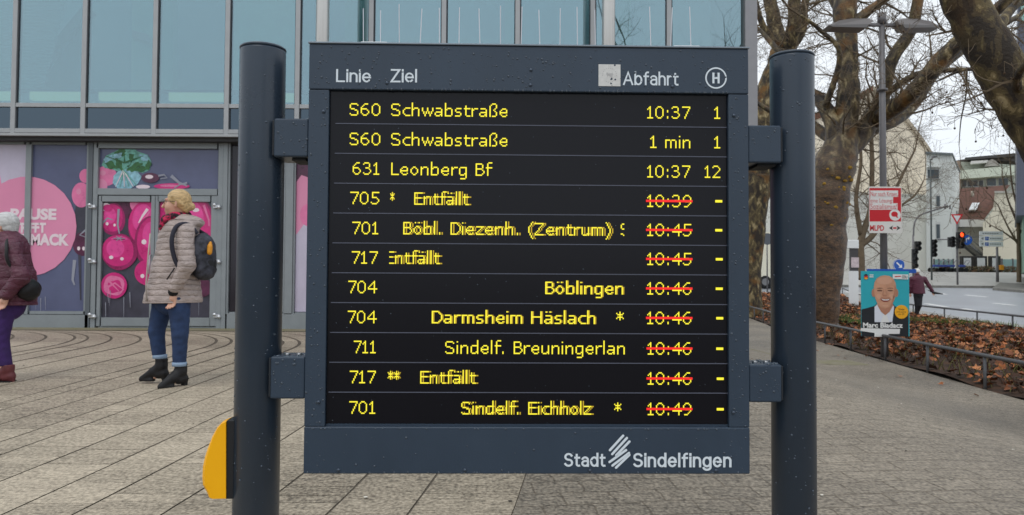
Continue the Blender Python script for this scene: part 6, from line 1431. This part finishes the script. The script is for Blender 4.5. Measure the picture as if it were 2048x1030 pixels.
# ---- older person in a plum jacket at the left edge
D_o = 6.75; fo = W(0, 764, D_o); oo = Vector((fo.x, D_o, max(fo.z, float(G(fo.x, fo.y)) - .005))); S2 = F / D_o
def q2(px, py, y=0.0): return (px / S2, y, (764 - py) / S2)
hd, hp2 = head(*q2(0, 456), R(10), .96)
body = hd + [seg(q2(6, 476), q2(10, 496), .055, .065), seg(q2(10, 505), q2(14, 600), .13, .14, (1.1, .9, 1)), seg(q2(36, 510, -.1), q2(62, 556, -.16), .05, .042), seg(q2(62, 556, -.16), q2(38, 592, -.19), .04, .028), seg(q2(-10, 510, .12), q2(-34, 560, .17), .05, .04), seg(q2(-34, 560, .17), q2(-58, 596, .12), .04, .028),
  seg(q2(14, 610, -.07), q2(10, 680, -.08), .085, .06), seg(q2(10, 680, -.08), q2(20, 742, -.06), .055, .04), seg(q2(6, 610, .07), q2(-46, 668, .07), .085, .06), seg(q2(-46, 668, .07), q2(-72, 740, .06), .055, .04), seg(q2(20, 748, -.06), q2(12, 756, -.06), .03, .022), seg(q2(-72, 748, .06), q2(-80, 755, .06), .03, .022)]
body += hand(*q2(36, 594, -.19), (-1, .1, 0), (-.3, 0, -1), 1, .95) + hand(*q2(-60, 600, .12), (-1, 0, 0), (-.2, 0, -1), -1, .95)
man = sdf_obj('person', body, .007, [m_skin_, m_lip, m_eye], None, .022, paint=paint_face(hp2, .96)); man.location = oo
tag(man, 'white haired walker in a plum padded jacket cut by the left picture edge', 'person')
m_plumj = quilted('jacket_plum', (84, 34, 54), .105, .44)
zj = q2(0, 612)[2]
jk = sdf_obj('jacket', [seg(q2(8, 500), q2(14, 560), .165, .185, (1.1, .88, 1)), seg(q2(14, 560), q2(12, 612), .185, .205, (1.18, .9, 1)), seg(q2(-8, 496, .1), q2(32, 500, -.1), .085, .085), seg(q2(36, 505, -.13), q2(64, 556, -.18), .076, .07), seg(q2(64, 556, -.18), q2(38, 590, -.2), .066, .055), seg(q2(-10, 506, .13), q2(-36, 560, .19), .074, .066), seg(q2(-36, 560, .19), q2(-56, 590, .14), .062, .05), seg(q2(6, 474), q2(8, 496), .082, .11)], .0075, m_plumj, man, .035,
  cut=[lambda X, Y, Z: np.where(np.abs(X) < .4, zj - .01 * X - Z, -1.0), lambda X, Y, Z: Z - q2(0, 468)[2] - .25 * X], disp=wrinkle(.0025))
m_purple = mat('trousers_purple', (58, 34, 92), .8, var=.2, vscale=10)
sdf_obj('trousers', [seg(q2(10, 590), q2(10, 612), .145, .145, (1.1, .9, 1)), seg(q2(14, 610, -.07), q2(10, 680, -.08), .098, .072), seg(q2(10, 680, -.08), q2(20, 738, -.06), .07, .056), seg(q2(6, 610, .07), q2(-46, 668, .07), .098, .072), seg(q2(-46, 668, .07), q2(-72, 736, .06), .07, .056)], .0075, m_purple, man, .012, disp=wrinkle(.0016), cut=[lambda X, Y, Z: q2(0, 732)[2] - Z])
m_shoe = mat('shoe_wine', (96, 44, 48), .5, var=.2, vscale=12)
for (px, y, z) in ((24, -.06, q2(0, 765)[2]), (-70, .06, q2(0, 765)[2])):
    s_ = boot(q2(px, 0)[0], y, z, (-1, -.08), 'shoe', m_shoe, 1.0, .03, .16); s_.parent = man
    MB().prism([(q2(px, 0)[0] + .05, y - .045, z - .002), (q2(px, 0)[0] + .05, y + .045, z - .002), (q2(px, 0)[0] - .12, y + .05, z - .002), (q2(px, 0)[0] - .195, y + .012, z - .002), (q2(px, 0)[0] - .195, y - .03, z - .002), (q2(px, 0)[0] - .12, y - .055, z - .002)], (0, 0, .018)).build('sole', m_black_cl, s_)
sdf_obj('hair', [ell(hp2(-.02, 0, .036), (.105, .086, .101), R(10)), ell(hp2(-.055, 0, -.03), (.060, .072, .065), R(10))], .006, mat('hair_white', (190, 190, 190), .6, var=.25, vscale=9, stretch=(.8, 6, 6), bump=.35, bscale=14), man, .02, cut=hcap(hp2, 1, .06), disp=lambda X, Y, Z: .0008 * np.sin(Z * 170 - X * 60 + 3 * np.sin(X * 20)))
bag = empty('shoulder_bag', oo + Vector(q2(64, 600)), 'black shoulder bag hanging behind the hip of the walker in plum', 'bag'); bo = Vector(q2(64, 600))
sdf_obj('bag', [ell(tuple(Vector(q2(60, 582, -.05)) - bo), (.085, .12, .10))], .009, m_black_cl, bag, .02, disp=wrinkle(.003))
MB().tube(smooth_path([Vector(p_) - bo for p_ in (q2(62, 568, -.1), q2(46, 530, -.235), q2(40, 500, -.225), q2(26, 484, -.12), q2(20, 482, 0))], 4), .014, 8).build('strap', m_black_cl, bag)

# ---- walker by the road seen from behind
D_f = 26.5; fo = W(1836, 634, D_f); po = Vector((fo.x, D_f, float(G(fo.x, fo.y)) + .04)); S3 = F / D_f
def q3(px, py, y=0.0): return ((px - 1836) / S3, y, (634 - py) / S3 * 1.02)
hd, hp3 = head(*q3(1834.5, 546), R(-96), .95)
body = hd + [seg(q3(1835, 551), q3(1836, 557), .055, .065), seg(q3(1837, 560), q3(1838, 586), .13, .14, (1.1, .8, 1)), seg(q3(1850, 559), q3(1857, 572, -.05), .05, .04), seg(q3(1857, 572, -.05), q3(1862, 583, -.1), .04, .03), seg(q3(1824, 559), q3(1822, 574, .05), .05, .04), seg(q3(1822, 574, .05), q3(1824, 586, .1), .04, .03),
  seg(q3(1833, 590), q3(1834, 611), .085, .06), seg(q3(1834, 611), q3(1834, 628, .05), .055, .04), seg(q3(1840, 590), q3(1838, 611, -.06), .085, .06), seg(q3(1838, 611, -.06), q3(1837, 627, .1), .055, .04), seg(q3(1834, 632, .04), q3(1834, 634, -.1), .035, .03), seg(q3(1838, 630, .1), q3(1838, 632, .0), .035, .03)]
body += hand(*q3(1863, 584, -.1), (-1, .1, 0), (.2, 0, -1), 1, .95) + hand(*q3(1824, 588, .1), (1, 0, 0), (0, 0, -1), -1, .95)
far = sdf_obj('person', body, .010, [m_skin_, m_lip, m_eye], None, .025); far.location = po
tag(far, 'walker in maroon jacket and black trousers seen from behind beside the road', 'person')
zf = q3(0, 588)[2]
sdf_obj('jacket', [seg(q3(1836, 560), q3(1838, 588), .17, .19, (1.15, .85, 1)), seg(q3(1825, 559), q3(1849, 559), .09, .09), seg(q3(1850, 559), q3(1857, 572, -.05), .08, .068), seg(q3(1857, 572, -.05), q3(1862, 582, -.1), .066, .055), seg(q3(1824, 559), q3(1822, 574, .05), .08, .068), seg(q3(1822, 574, .05), q3(1824, 585, .1), .066, .055), seg(q3(1835, 551), q3(1836, 556), .08, .1)], .011, mat('jacket_maroon', (88, 40, 58), .6, var=.15, vscale=6), far, .03, cut=[lambda X, Y, Z: np.where(np.abs(X) < .3, zf - Z, -1.0)], disp=wrinkle(.004))
sdf_obj('trousers', [seg(q3(1837, 582), q3(1837, 590), .15, .15, (1.1, .85, 1)), seg(q3(1833, 590), q3(1834, 611), .096, .07), seg(q3(1834, 611), q3(1834, 628, .05), .068, .055), seg(q3(1840, 590), q3(1838, 611, -.06), .096, .07), seg(q3(1838, 611, -.06), q3(1837, 626, .1), .068, .055)], .011, mat('trousers_black', (30, 30, 36), .8), far, .012)
sdf_obj('shoe', [seg(q3(1834, 632, .06), q3(1834, 634, -.12), .045, .038)], .010, mat('shoe_brown', (84, 58, 46), .6), far, .01); sdf_obj('shoe', [seg(q3(1838, 630, .1), q3(1838, 632, -.04), .045, .038)], .010, mat('shoe_brown', (84, 58, 46), .6), far, .01)
sdf_obj('hat', [ell(hp3(-.015, 0, .055), (.115, .105, .085), R(-96)), ell(hp3(-.01, 0, .02), (.125, .112, .03), R(-96))], .008, mat('hat_white', (220, 220, 216), .8), far, .015)
umb = empty('umbrella', po + Vector(q3(1864, 588, -.1)), 'folded dark umbrella in the right hand of the walker in maroon', 'umbrella'); uo = Vector(q3(1864, 588, -.1))
MB().tube([Vector(p_) - uo for p_ in (q3(1858, 583, -.1), q3(1866, 586, -.12), q3(1880, 588, -.2))], [.02, .045, .012], 8).build('canopy', m_black_cl, umb)
MB().tube([Vector(p_) - uo for p_ in (q3(1858, 583, -.1), q3(1854, 581, -.1))], .012, 6).build('handle', m_black_cl, umb)
